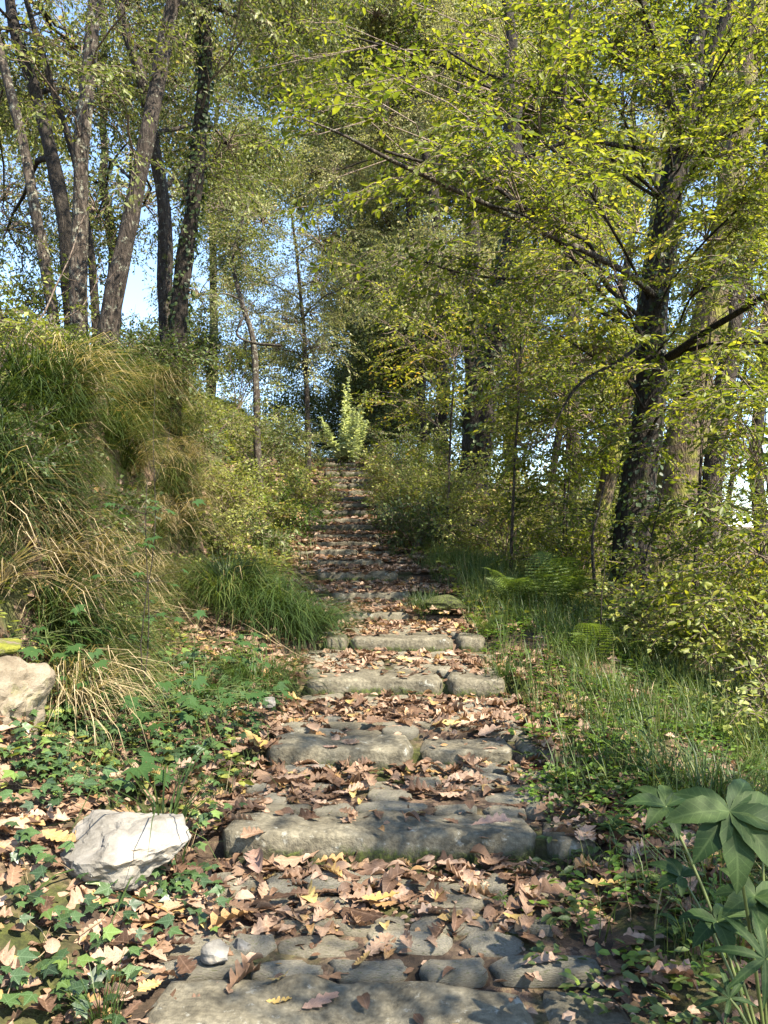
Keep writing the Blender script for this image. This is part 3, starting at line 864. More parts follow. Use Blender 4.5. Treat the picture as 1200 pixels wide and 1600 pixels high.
def tread_t(y):
    i = np.clip(np.searchsorted(FR, y, side='right') - 1, 0, NSTEP - 2)
    return (y - FR[i]) / (FR[i + 1] - FR[i])

def litter_density(x, y):
    u = x - xc(y); t = tread_t(y)
    on = np.where(t < .25, np.where(y > 6.5, .45, .07), np.where(t < .52, np.where(y < 4.6, .2, .45), np.where(y < 4, 1.5, 1.2))) * np.where(y < 2.9, 1.0, 1.0)
    patch = .45 + .75 * (n2(x, y, 1.7, 31) > -.15)
    left = np.interp(-u, [.6, .8, 1.6, 2.4], [.8, 1.0, .9, .15])
    left = np.where(y > 8.0, np.interp(-u, [.6, 1.6, 2.2], [1, .8, .1]), left)
    right = np.interp(u, [.6, .75, 1.1, 1.8], [.9, .8, .25, .06])
    right = np.where(y < 3.2, np.interp(u, [.6, .7, 1.2, 2], [.9, .9, .6, .3]), right)
    side = np.where(u < 0, left, right)
    return np.where(np.abs(u) < .66, on, side) * patch

def leaf_orient(n, r, x, y, tilt=.32):
    e = .05
    gx_ = (H(x + e, y, False) - H(x - e, y, False)) / (2 * e); gy_ = (H(x, y + e, False) - H(x, y - e, False)) / (2 * e)
    on = np.abs(x - xc(y)) < .7
    up = np.stack([-gx_ * ~on, -gy_ * np.where(on, .4, 1), np.ones(n)], -1) + r.normal(0, tilt, (n, 3)) * [1, 1, 0]
    a = r.uniform(0, 2 * np.pi, n)
    return frames(np.stack([np.cos(a), np.sin(a), r.normal(0, .1, n)], -1), up), up

def sample(n, y0, y1, wx, r, dens):
    yv = r.uniform(y0, y1, n); x = xc(yv) + r.uniform(-wx[0], wx[1], n)
    vis = np.abs(x) < .5 * yv + .5
    k = vis & (r.uniform(0, 1, n) < dens(x, yv))
    return x[k], yv[k]

rl = np.random.default_rng(5)
from mathutils import Quaternion
# 300 leaves that show largest are objects of their own, the rest is one litter mass
x1, y1 = sample(2600, 1.75, 4.3, (1.9, 1.5), rl, litter_density)
o_ = rl.permutation(len(x1))[:300] if len(x1) > 300 else np.arange(len(x1))
x1, y1 = x1[o_], y1[o_]
Rm, up = leaf_orient(len(x1), rl, x1, y1, .22)
z1 = H(x1, y1) + rl.uniform(.018, .05, len(x1))
for k in range(len(x1)):
    ov = rl.uniform() < .22
    o = link('beech_leaf' if ov else 'oak_leaf', OVA_M[rl.integers(0, 6)] if ov else OAK_M[rl.integers(0, 16)], ground)
    s_ = rl.uniform(.06, .11) if ov else rl.uniform(.10, .175)
    o.matrix_local = Matrix.LocRotScale(Vector((x1[k], y1[k], z1[k])), Matrix(Rm[k].tolist()), (s_, s_, s_))
print('leaves', len(x1))
b = Buf()
def litter(n, y0, y1, wx, T, s0, s1, dens=litter_density, lift=(.0, .03), tilt=.3):
    x, yv = sample(n, y0, y1, wx, rl, dens); K = len(x)
    Rm, up = leaf_orient(K, rl, x, yv, tilt)
    z = H(x, yv) + rl.uniform(*lift, K); idx = rl.integers(0, len(T), K); sc = rl.uniform(s0, s1, K); tn = rl.uniform(0, 1, K)
    for k, t in enumerate(T):
        m = idx == k
        if m.any(): b.bake(t, Rm[m], sc[m], np.stack([x, yv, z], -1)[m], tn[m])
    return K
c1 = litter(4200, 1.7, 4.6, (2.6, 2.0), OAK_T, .07, .15, tilt=.4)
c1b = litter(3000, 1.7, 5.5, (2.6, 2.0), OVA_T, .03, .08, tilt=.4)
c2 = litter(15000, 1.7, 4.8, (2.6, 2.0), DEAD_T, .015, .05, lift=(0, .012), tilt=.5)
c3 = litter(6500, 4.3, 9.5, (2.4, 2.3), OAK_FEW, .07, .13, lift=(.0, .035), tilt=.4)
c4 = litter(26000, 4.6, 13, (2.6, 3.0), DEAD_T, .03, .08, lift=(0, .03), tilt=.5)
c5 = litter(26000, 9, 25, (2.4, 1.4), DEAD_T, .06, .12, lift=(0, .04), tilt=.5)
print('litter', c1, c2, c3, c4, c5)
lit = props(link('leaf_litter', b.mesh('leaf_litter', [M_dry], True, uv=True)), 'brown dry oak leaves and crumbs covering steps and path verges', 'leaves', kind='stuff')

def lone(px, py, s_, me, label, rot, name='fallen_leaf', d=None, lift=.03, tilt=(0, 0)):
    # find the ground point under the pixel
    best = None
    for dd in np.arange(1.7, 14, .01):
        p = at(px, py, dd)
        if p[2] <= float(H(p[0], p[1])) + .02: best = p; break
    p = best
    o = link(name, me, None, (p[0], p[1], float(H(p[0], p[1])) + lift)); o.scale = (s_,) * 3; o.rotation_euler = (tilt[0], tilt[1], R(rot))
    return props(o, label, 'leaf')
lone(400, 1180, .16, OAK_Y[0], 'large yellow dry leaf standing left of the split step', -35, tilt=(.5, .3), lift=.06)
lone(500, 1565, .12, OAK_P[0], 'pinkish oak leaf lying alone on the lowest flat slab', 40, lift=.015)
lone(436, 1563, .07, OAK_Y[1], 'small yellow brown leaf on the lowest slab beside the pink oak leaf', 10, lift=.012)
lone(768, 1338, .17, OAK_P[1], 'large mauve brown oak leaf at the foot of the long mossy step', 20, lift=.07, tilt=(.3, 0))
lone(400, 1357, .15, OAK_P[2], 'tan oak leaf leaning on the left end of the long mossy step', -70, lift=.05, tilt=(.4, .2))
lone(563, 1257, .06, OAK_Y[2], 'tiny bright yellow leaf on the paving above the long mossy step', 80, lift=.03)
lone(650, 1270, .08, OAK_Y[3], 'pale yellow leaf at the back edge of the long mossy step', 5, lift=.02)
lone(470, 1192, .10, OAK_Y[4], 'ochre yellow leaf below the left block of the split step', 0, lift=.02)
lone(516, 1190, .08, OAK_P[3], 'small pink leaf right of the ochre one below the split step', -10, lift=.02)
lone(810, 1435, .11, OAK_Y[0], 'yellow green leaf lying on bare soil right of the paving stones', 10, lift=.03)
lone(1045, 1535, .16, OAK_P[4], 'large flat brown oak leaf near the lower right hellebore', -10, lift=.04)
lone(595, 1420, .13, OAK_Y[1], 'long pale yellow dry leaf beside the paving of the lowest step', 15, lift=.05)
lone(240, 1272, .06, OAK_Y[2], 'small yellow leaf resting on top of the white rock', -30, lift=.18)
#@@TREES
rt = np.random.default_rng(9)
# ---- the coppiced clumps on the left bank
def left_tree(label, L, rad, mat, seed, blobs, ivy=None, front=None, name='tree', T=SP_MIDSMALL, lm=M_olive, **kw):
    t = Tree(name, label, ppoly(L), [q * .68 for q in rad], mat, 18, seed, .17, .45, 'grey trunks growing on the left bank')
    t.boughs([(at(*c), rr_, max(1, int(n * .11))) for c, rr_, n in blobs], BO_FINE, lm, 1.0)
    if front: t.crown([(at(*c), rr_, n) for c, rr_, n in front], SP_MIDSMALL, lm, per=3, mains=False, sub_r=.005)
    if ivy: t.ivy(*ivy)
    return t
left_tree('slender grey trunk leaning left, nearest the left edge of the photo', [(82, 500, 7.0), (62, 345, 7.0), (30, 205, 7.1), (5, 90, 7.2), (-40, -60, 7.4), (-80, -220, 7.6)], [.075, .07, .062, .055, .045, .03], M_bark_pale, 1,
          [((60, -80, 7.5), (1.4, 1.2, 1.0), 16), ((30, 330, 10.5), (.8, .8, .8), 20), ((-60, 120, 8), (.8, 1, .9), 10)])
left_tree('dark rough trunk leaning left behind the pale upright one', [(112, 505, 7.5), (108, 370, 7.6), (75, 215, 7.8), (45, 110, 7.9), (20, 20, 8), (-10, -120, 8.2), (-40, -260, 8.4)], [.11, .10, .095, .09, .08, .06, .04], M_bark_dark, 2,
          [((40, 60, 9), (1.2, 1.2, 1.1), 22), ((150, 200, 9.5), (1.0, 1.2, 1.0), 22), ((30, 250, 9), (.9, .8, 1.0), 18)])
left_tree('pale upright lichened trunk, brightest of the left clump', [(124, 520, 6.9), (122, 400, 6.9), (128, 250, 6.9), (140, 120, 6.9), (148, -10, 6.9), (160, -200, 7.0), (165, -400, 7.1)], [.11, .105, .095, .09, .085, .065, .04], M_bark_pale, 3,
          [((170, -150, 7.2), (1.5, 1.3, 1.0), 22), ((260, 20, 8.5), (1.0, .8, .9), 14)], front=[((60, 110, 6.2), (.5, .4, .5), 3), ((195, 20, 6.2), (.5, .4, .4), 3)])
left_tree('thin dark stem rising behind the pale upright trunk', [(150, 500, 7.9), (138, 380, 7.9), (112, 225, 7.9), (72, 105, 7.9), (40, 5, 8), (10, -120, 8)], [.06, .058, .05, .045, .04, .03], M_bark_dark, 4,
          [((110, 60, 9.5), (1.2, 1, 1.2), 20)])
left_tree('lichened trunk leaning right across the gap between both clumps', [(166, 530, 6.8), (186, 425, 6.8), (216, 285, 6.85), (238, 165, 6.9), (262, 40, 7.0), (282, -60, 7.0), (310, -220, 7.1)], [.13, .115, .10, .095, .09, .075, .05], M_bark_mid, 5,
          [((330, -60, 7.5), (1.2, 1.2, .8), 16), ((380, 120, 9.5), (1.1, 1.1, 1.0), 18)], front=[((200, 180, 6.1), (.4, .3, .5), 2)])
left_tree('grey trunk with a bend standing between the leaning and the ivy clad one', [(262, 525, 8.8), (258, 400, 8.8), (250, 270, 8.8), (222, 130, 8.8), (190, 30, 8.8), (170, -90, 8.9)], [.13, .12, .10, .085, .075, .05], M_bark_mid, 6,
          [((230, 90, 10), (1.3, 1.2, 1.3), 24), ((330, 300, 11), (1.0, 1.0, 1.4), 22), ((200, 330, 12), (.8, .8, .9), 22)])
left_tree('darkest ivy covered trunk of the left clump, nearest the path', [(278, 530, 8.3), (287, 400, 8.3), (306, 285, 8.3), (318, 150, 8.3), (320, 0, 8.3), (330, -160, 8.4), (345, -330, 8.5)], [.14, .125, .12, .11, .10, .08, .05], M_bark_dark, 7,
          [((420, -40, 8.6), (1.3, 1.3, 1.0), 20), ((400, 110, 9.2), (.9, 1.0, .7), 12)], ivy=(1.0, 6.0, 1500, .05), front=[((350, 210, 7.4), (.6, .5, .7), 4), ((380, 60, 7.2), (.6, .5, .5), 4)])

# ---- the right hand trees
main = Tree('tree', 'big dark ivy clad tree standing right of the path', ppoly([(985, 935, 8.0), (985, 850, 8.0), (1010, 655, 8.0), (1022, 450, 8.0), (1045, 330, 8.0), (1075, 200, 8.0), (1100, 60, 8.0), (1112, -60, 8.0), (1125, -250, 8.1)]),
            [.20, .18, .155, .14, .13, .12, .11, .085, .045], M_bark_dark, 20, 21, .12, .45)
main.branch(ppoly([(1080, 240, 7.9), (1052, 165, 7.6), (1025, 80, 7.4), (1003, 5, 7.3), (985, -120, 7.1)]), [.07, .055, .05, .045, .03], 9, M_bark_pale)
main.branch(ppoly([(1098, 110, 8.0), (1125, 50, 7.9), (1148, -15, 7.8), (1180, -120, 7.7)]), [.07, .05, .045, .03], 8)
main.branch(ppoly([(1030, 470, 8.0), (985, 428, 7.4), (915, 392, 6.8), (860, 368, 6.3), (780, 328, 5.8), (700, 292, 5.3), (600, 245, 4.9), (530, 205, 4.6), (470, 185, 4.4)]), [.034, .03, .027, .024, .02, .017, .013, .008, .004], 8, M_bark_pale)
main.branch(ppoly([(1040, 560, 7.9), (1065, 545, 7.5), (1100, 520, 7.0), (1150, 490, 6.5), (1215, 448, 6.1), (1300, 400, 5.8)]), [.04, .036, .032, .028, .024, .015], 7)
main.branch(ppoly([(1042, 562, 7.9), (1080, 545, 7.4), (1120, 535, 7.0), (1210, 536, 6.4), (1290, 530, 6.0)]), [.03, .026, .022, .02, .012], 6)
main.branch(ppoly([(1020, 520, 8.0), (975, 560, 7.4), (900, 600, 6.9), (850, 690, 6.5)]), [.025, .02, .015, .006], 5)
main.branch(ppoly([(1070, 235, 8.0), (990, 232, 7.4), (900, 215, 6.9), (800, 255, 6.4), (740, 262, 6.2)]), [.03, .024, .02, .012, .005], 5)
NB = [((600, 235, 5.0), (.75, .7, .35), 12), ((760, 320, 5.6), (.8, .7, .5), 14), ((880, 380, 6.3), (.7, .7, .5), 12),
      ((800, 180, 6.0), (1.0, .8, .55), 16), ((930, 120, 6.6), (1.0, .8, .8), 16), ((700, 80, 6.2), (1.0, .8, .6), 14),
      ((1150, 330, 6.4), (.5, .6, .6), 10), ((1160, 200, 6.2), (.7, .7, .7), 14), ((1120, 440, 6.2), (.4, .5, .4), 7),
      ((1150, 60, 6.5), (.7, .7, .7), 12), ((640, 400, 6.4), (.8, .7, .5), 8),
      ((1170, 600, 5.6), (.45, .5, .4), 9), ((870, 520, 6.6), (.7, .6, .5), 12), ((560, 60, 7.0), (1.1, .9, .7), 12), ((980, -60, 6.0), (1.2, 1, .5), 10)]
main.crown([(at(*c), r_, n) for c, r_, n in NB], SP_NEAR, M_hornbeam, per=3, dt=.05, flat=.35, sub_r=.007)
main.ivy(0.2, 6.5, 2000, .05, 1.3, M_ivydark)

t = Tree('tree', 'thick moss covered tree directly behind the ivy clad tree', ppoly([(1040, 860, 10.5), (1062, 740, 10.5), (1085, 620, 10.5), (1105, 500, 10.5), (1122, 400, 10.5), (1150, 250, 10.5), (1175, 100, 10.6), (1190, -100, 10.8)]),
         [.30, .27, .25, .22, .19, .155, .12, .07], M_bark_moss, 18, 22, .12, .3)
t.crown([(at(*c), r_, n) for c, r_, n in [((1000, 150, 11), (1.6, 1.3, 1.3), 7), ((1180, 350, 10), (1.2, 1, 1.3), 12), ((900, 330, 11.5), (1.5, 1.2, 1.2), 9), ((1120, 0, 10.5), (1.8, 1.4, 1.2), 4)]], SP_MID, M_hornbeam, dt=-.02)
t = Tree('tree', 'reddish brown trunk right of the mossy tree, leaning right', ppoly([(1118, 700, 11.5), (1138, 580, 11.5), (1152, 460, 11.5), (1185, 320, 11.5), (1215, 180, 11.5), (1240, 40, 11.6)]), [.15, .14, .13, .12, .10, .06], M_bark_mid, 12, 23)
t.crown([(at(*c), r_, n) for c, r_, n in [((1180, 200, 12.5), (1.5, 1.2, 1.6), 22), ((1190, 500, 12.5), (1.0, 1.0, 1.2), 14)]], SP_MID, M_olive, dt=.1)
t = Tree('tree', 'slim leaning trunk with yellow moss left of the ivy clad tree', ppoly([(918, 900, 9.6), (935, 810, 9.6), (965, 700, 9.6), (985, 610, 9.7), (1002, 500, 9.8), (1020, 380, 9.9), (1030, 250, 10)]), [.12, .11, .095, .085, .075, .06, .04], M_bark_moss, 12, 24)
t.crown([(at(*c), r_, n) for c, r_, n in [((930, 420, 9.8), (.9, .8, 1.0), 22), ((860, 600, 9.5), (.8, .7, .8), 18), ((1010, 620, 9), (.4, .5, .8), 8)]], SP_MID, M_hornbeam)
t = Tree('tree', 'dark trunk in the thicket right of the path with a broken pale snag', ppoly([(742, 700, 14.5), (756, 600, 14.5), (785, 480, 14.5), (797, 380, 14.5), (805, 270, 14.5), (800, 150, 14.6), (790, 0, 14.8)]), [.30, .27, .25, .23, .2, .15, .08], M_bark_dark, 12, 25)
t.crown([(at(*c), r_, n) for c, r_, n in [((800, 230, 15), (2.2, 1.6, 1.7), 40), ((700, 420, 14.5), (1.6, 1.3, 1.5), 36), ((860, 480, 14), (1.4, 1.2, 1.6), 34), ((740, 560, 14), (1.3, 1.0, 1.0), 24), ((640, 250, 15.5), (1.8, 1.5, 1.8), 34)]], SP_BIG, M_olive, scale=.8) if 0 else t.boughs([(at(*c), r_, n) for c, r_, n in [((700, 420, 14.5), (1.2, 1.0, 1.2), 1), ((880, 480, 14), (1.0, .9, 1.2), 1)]], BO_MID, M_olive)
t.ivy(.5, 6, 1500, .08)
t = Tree('tree', 'dark slim trunk left of the snag tree in the middle thicket', ppoly([(735, 690, 17), (738, 560, 17), (740, 430, 17), (738, 330, 17), (725, 200, 17), (715, 60, 17)]), [.17, .16, .15, .14, .11, .07], M_bark_dark, 10, 26)
t.crown([(at(*c), r_, n) for c, r_, n in [((730, 120, 17.5), (2.4, 1.8, 2.0), 40), ((640, 480, 17), (1.7, 1.3, 1.6), 36), ((590, 330, 18), (1.6, 1.3, 1.8), 30)]], SP_BIG, M_far, scale=.9) if 0 else t.boughs([(at(*c), r_, n) for c, r_, n in [((730, 120, 17.5), (2.6, 1.8, 2.2), 3), ((640, 480, 17), (1.9, 1.3, 1.8), 1), ((590, 330, 18), (1.8, 1.3, 2.0), 1)]], BO_MID, M_far)

# ---- thin poles and further trees; each one its own thing
FT = [  # label, polyline, radius, material, blobs, leaf material
 ('thin grey pole leaning right in the thicket', [(855, 800, 13), (880, 640, 13), (905, 480, 13), (930, 300, 13), (950, 150, 13)], .07, M_bark_mid, [((900, 250, 13), (1.2, 1.0, 1.4), 6), ((900, 600, 12.5), (.9, .8, 1.0), 6)], M_hornbeam, SP_MID, 1.1),
 ('slender trunk far behind the dark slim one', [(660, 680, 24), (655, 520, 24), (640, 360, 24), (630, 200, 24), (620, 40, 24)], .15, M_bark_dark, [((620, 100, 24), (2.4, 2, 2.0), 14), ((700, 450, 23), (1.2, 1.2, 1.8), 8)], M_far, SP_BIG, 1.2),
 ('grey trunk at the far right edge of the wood', [(1190, 860, 14), (1180, 700, 14), (1195, 540, 14), (1205, 380, 14), (1215, 200, 14)], .14, M_bark_dark, [((1180, 400, 14), (1.4, 1.4, 2.2), 28), ((1120, 620, 13), (1.2, 1, 1.3), 18)], M_hornbeam, SP_MID, 1.2),
 ('bare thin pole between the mossy tree and the right edge', [(1128, 860, 12.5), (1150, 700, 12.5), (1168, 560, 12.5), (1175, 430, 12.5)], .05, M_bark_mid, [((1140, 760, 12), (1.0, .8, .7), 14)], M_under, SP_MID, 1.0),
 ('small crooked tree on the left slope beyond the clump', [(400, 620, 15), (395, 520, 15), (380, 480, 15), (360, 400, 15.2), (395, 300, 15.5)], .07, M_bark_pale, [((390, 330, 16), (1.6, 1.4, 1.6), 22), ((330, 420, 15), (.9, .9, 1.0), 10)], M_olive, SP_MID, 1.0),
 ('young tree with orange tinted leaves above the crest', [(480, 650, 21), (478, 560, 21), (470, 450, 21), (455, 330, 21)], .08, M_bark_mid, [((470, 470, 21), (1.5, 1.2, 1.5), 26), ((440, 540, 20), (1.2, 1, .8), 16), ((540, 420, 21), (1.3, 1.2, 1.4), 20)], M_far, SP_BIG, .9),
]
for k, (lab, L, rd, bm_, bl, lm, T, sc) in enumerate(FT):
    P = ppoly(L); rr_ = np.linspace(rd, rd * .35, len(P))
    t = Tree('tree', lab, P, list(rr_), bm_, 8, 40 + k, .1, .2)
    t.boughs([(at(*c), r_, max(1, int(n * .17))) for c, r_, n in bl], BO_MID if T is SP_BIG else BO_NEAR, lm, sc)

# ---- tall trees that close the view; wide crowns
BT = [
 ('tall pale green tree rising high above the middle of the path', (560, 640, 36), (560, -150, 36), .30, [((600, 60, 35), (5.5, 3, 3.6), 70), ((520, 250, 34), (3.6, 2.6, 3.4), 44), ((660, 330, 33), (4.0, 2.6, 3.6), 54), ((480, -20, 36), (3.5, 2.5, 2.6), 26)], M_far, .12),
 ('broad tree with yellowing crown behind the snag tree', (800, 720, 27), (810, -100, 27), .26, [((760, 100, 27), (4.5, 3, 3.6), 64), ((830, 300, 26), (3.6, 2.4, 3.2), 40), ((740, 500, 25), (3.0, 2.2, 2.6), 40), ((900, 480, 26), (2.2, 2.0, 2.4), 18)], M_far, .02),
 ('dark leaved tree closing the view behind the crest', (560, 680, 31), (545, 300, 31), .2, [((520, 560, 29), (3.2, 1.6, 2.6), 36), ((600, 520, 28), (2.8, 1.6, 2.8), 34), ((560, 640, 30), (3.2, 1.4, 1.4), 44), ((640, 600, 27), (2.0, 1.4, 2.0), 40)], M_deep, .12),
 ('tree with a rusty tinge in the middle of the wood', (600, 660, 27), (600, 200, 27), .17, [((600, 400, 27), (2.6, 2, 2.4), 46), ((640, 250, 27), (2.4, 2, 2.4), 30)], M_far, .28),
 ('grey leaved tree standing beyond the left bank', (330, 640, 30), (340, 100, 30), .2, [((340, 400, 30), (2.6, 2.2, 3.0), 20), ((300, 560, 28), (2.4, 2, 1.0), 18), ((420, 300, 31), (2.4, 2.0, 2.8), 22)], M_olive, .05),
 ('sunlit tree beyond the right hand thicket', (960, 800, 24), (1000, 0, 24), .2, [((1000, 200, 24), (3.4, 2.4, 3.4), 34), ((880, 120, 25), (3.2, 2.4, 3.0), 30), ((1120, 150, 23), (2.6, 2.2, 3.4), 28), ((1000, 720, 21), (2.2, 1.6, 1.2), 20)], M_hornbeam, .05),
 ('brownish canopy tree at the top centre behind the near sprays', (690, 700, 22), (640, -200, 22), .2, [((640, 40, 22), (3.0, 2, 1.8), 44), ((560, 180, 23), (2.2, 2, 1.8), 20)], M_far, 0),
 ('olive tree filling the middle right of the wood', (900, 780, 18), (880, 0, 18), .16, [((900, 300, 20), (2.6, 1.6, 2.6), 24), ((960, 560, 20), (1.8, 1.4, 1.8), 12), ((820, 620, 20), (1.8, 1.4, 1.4), 14)], M_olive, 0),
 ('small leaved tree far behind the left clump', (180, 520, 19), (150, -100, 19), .15, [((100, 100, 19), (3.4, 2.2, 2.4), 12), ((200, 280, 19), (2.6, 2.2, 2.2), 9), ((40, 300, 18), (2.2, 2, 2.2), 9), ((330, 120, 20), (2.8, 2.2, 2.8), 10), ((380, 10, 19), (2, 2, 1.6), 6)], M_olive, -.06),
]
for k, (lab, p0, p1, rd, bl, lm, dt) in enumerate(BT):
    a, c = at(*p0), at(*p1); P = [a + (c - a) * q + rt.normal(0, .12, 3) * (q > 0) for q in np.linspace(0, 1, 6)]
    t = Tree('tree', lab, P, list(np.linspace(rd, rd * .3, 6)), M_bark_dark, 8, 60 + k, .1, .2)
    t.boughs([(at(*c_), r_, max(2, int(n * .22))) for c_, r_, n in bl], BO_FAR, lm, 1.0)
t = Tree('tree', 'hornbeam just outside the frame whose shade dapples the lowest steps', [np.array([4.6, .6, .0]), np.array([4.5, .7, 2.0]), np.array([4.3, .9, 4.0]), np.array([4.1, 1.1, 6.0])], [.16, .14, .11, .06], M_bark_mid, 12, 90)
t.crown([((2.9, .7, 3.7), (1.3, 1.1, .6), 34), ((2.3, 1.6, 4.3), (.9, .8, .4), 13), ((3.7, -.2, 4.4), (1.2, 1, .8), 12)], SP_NEAR, M_hornbeam, per=3, flat=.35, sub_r=.007, mains=False)
US = [('slim hornbeam sapling filling the gap below the long pale branch', [(800, 840, 8.6), (805, 700, 8.6), (815, 540, 8.7), (810, 420, 8.8)], [((810, 560, 8.6), (.8, .7, .9), 20), ((860, 680, 8.4), (.6, .6, .5), 12)], SP_NEAR),
 ('bright sapling between the path bushes and the leaning mossy trunk', [(880, 880, 8.9), (884, 720, 8.9), (890, 600, 9.0)], [((890, 660, 9.0), (.7, .6, .8), 16), ((860, 780, 8.8), (.6, .5, .4), 10)], SP_NEAR),
 ('leafy sapling right of the ivy clad tree, bright yellow green', [(1085, 930, 6.6), (1090, 800, 6.6), (1100, 640, 6.6), (1110, 520, 6.7)], [((1100, 640, 6.4), (.6, .6, .7), 14), ((1130, 780, 6.3), (.6, .5, .5), 14), ((1060, 860, 6.4), (.4, .4, .4), 7)], SP_NEAR),
 ('sapling leaning in at the right edge below the dark branch', [(1230, 1000, 5.4), (1215, 850, 5.4), (1190, 700, 5.4)], [((1170, 700, 5.3), (.5, .5, .5), 10), ((1170, 860, 5.2), (.5, .5, .4), 11), ((1140, 960, 5.2), (.4, .4, .3), 8)], SP_NEAR),
 ('tall thin sapling reaching up at the right edge of the photo', [(1250, 900, 7.2), (1235, 600, 7.2), (1215, 350, 7.2), (1200, 100, 7.2)], [((1150, 450, 7.0), (.8, .7, .9), 18), ((1170, 250, 7.0), (.8, .7, .8), 16), ((1180, 90, 7.0), (.8, .7, .7), 14)], SP_NEAR),
 ('sapling with airy sprays in front of the snag tree', [(700, 800, 11.2), (705, 650, 11.2), (715, 520, 11.3), (705, 400, 11.3)], [((710, 540, 11.2), (1.0, .8, 1.0), 15), ((650, 640, 11.5), (.8, .7, .6), 10), ((660, 520, 11.5), (.6, .6, .5), 9)], SP_MID)]
for k, (lab, L, bl, T) in enumerate(US):
    P = ppoly(L); t = Tree('sapling', lab, P, list(np.linspace(.018, .008, len(P))), M_bark_mid, 8, 120 + k, .08, .1, cat='sapling')
    t.crown([(at(*c), r_, n) for c, r_, n in bl], T, M_hornbeam, per=3, flat=.35, sub_r=.006, mains=False)
#@@PLANTS
# ------------------------------------------------------------------ shrubs
rp = np.random.default_rng(15)
def shrub(label, c, rad, n, T=SP_SHRUB, lm=M_under, dt=0., sc=1.0, name='shrub', stems=7, group=None, cat='shrub', dome=True, flat=.8):
    """stems fan out of one root; sprays sit along them"""
    x, y_ = float(c[0]), float(c[1]); g = float(H(x, y_)); base = np.array([x, y_, g])
    root = thing(name, base, label, cat, group)
    sb = Buf(); lb = Buf(); pos = []; fwd = []; rad = np.asarray(rad, float)
    for k in range(stems):
        d = rp.normal(0, 1, 3); d[2] = abs(d[2]) + .6; d = norm(d)
        e = base + np.array([d[0] * rad[0], d[1] * rad[1], d[2] * rad[2]]) * rp.uniform(.8, 1.1)
        e[2] = max(e[2], float(H(e[0], e[1])) + .1)
        tt = np.linspace(0, 1, 6)[:, None]
        S = base + (e - base) * tt + np.array([0, 0, .15 * rad[2]]) * np.sin(tt * np.pi) + rp.normal(0, .03, (6, 3)) * tt
        S[0] -= [0, 0, .05]
        V, Q = tube(S, np.linspace(.009, .003, 6) * (1 + rad[2] * .5), 4); sb.add(V, Q)
        for j in range(max(1, n // stems)):
            tq = rp.uniform(.15, 1) ** .7; q = S[0] + (e - S[0]) * tq + rp.normal(0, 1, 3) * rad * .20 + [0, 0, .1 * rad[2]]
            f = (q - base) * [1, 1, .5] + rp.normal(0, .35, 3); pos.append(q); fwd.append(f)
    pos = np.array(pos); pos[:, 2] = np.maximum(pos[:, 2], H(pos[:, 0], pos[:, 1]) + .03); fwd = np.array(fwd); fwd[:, 2] *= flat; K = len(pos)
    scatter(lb, T, pos, fwd, np.tile([0, 0, 1.], (K, 1)) + rp.normal(0, .4, (K, 3)), sc * rp.uniform(.7, 1.2, K), dt + rp.normal(0, .10, K), rp)
    link('stems', sb.mesh('stems', [M_twig], True, base), root)
    link('foliage', lb.mesh('foliage', [lm, M_twig], False, base), root)
    return root

def gp(px, d):
    """a ground point in the column of pixel px at distance d"""
    return at(px, 870, d)
G = 'shrubs and brambles of the left slope'
LS = [('bramble thicket under the left clump of trunks', 300, 9.6, (.6, .5, .55), 60, M_green, .1, True), ('olive bramble spilling down the slope below the ivy clad trunk', 345, 10.8, (.7, .6, .7), 90, M_under, .05, True),
      ('sunny pale leaved bramble halfway up the left slope', 372, 12.0, (.7, .6, .55), 90, M_under, .16, True), ('low light green bush at the left edge of the upper steps', 455, 12.6, (.5, .5, .5), 80, M_herb, .12, False),
      ('bushy light green shrub hugging the upper steps', 478, 15.5, (.55, .6, .75), 100, M_under, .12, False), ('dark bush on the skyline left of the crest', 400, 16, (.9, .8, 1.0), 110, M_green, .2, True),
      ('olive bush below the skyline near the crest', 435, 18.5, (1.0, .9, 1.0), 110, M_under, 0, True), ('rounded bush on top of the bank in front of the sky', 330, 13, (.9, .8, .8), 100, M_olive, 0, True),
      ('dense bush where the slope meets the dark thicket', 450, 21, (.8, .8, 1.0), 100, M_green, .2, False), ('tall bush closing the skyline gap left of the crooked tree', 368, 19, (1.1, .9, 1.7), 130, M_under, -.05, True), ('leafy bush at the foot of the left trunks', 215, 8.0, (.6, .5, .5), 70, M_green, .25, True),
      ('tangled bush at the far left top of the bank', 20, 7.2, (.7, .6, .8), 90, M_under, -.15, True), ('small bramble between grass bank and leaf strewn verge', 345, 9.4, (.35, .3, .35), 34, M_under, .1, False),
      ('low ivy coloured bush in the litter left of the eighth step', 395, 10.2, (.4, .35, .28), 36, M_green, .1, False)]
for k, (lab, px, d, rd, n, lm, dt, up_) in enumerate(LS):
    p = gp(px, d)
    shrub(lab, p, rd, int(n * 1.2), lm=lm, dt=dt, group=G, sc=1.0 + .02 * d)
G = 'shrubs of the thicket right of the path'
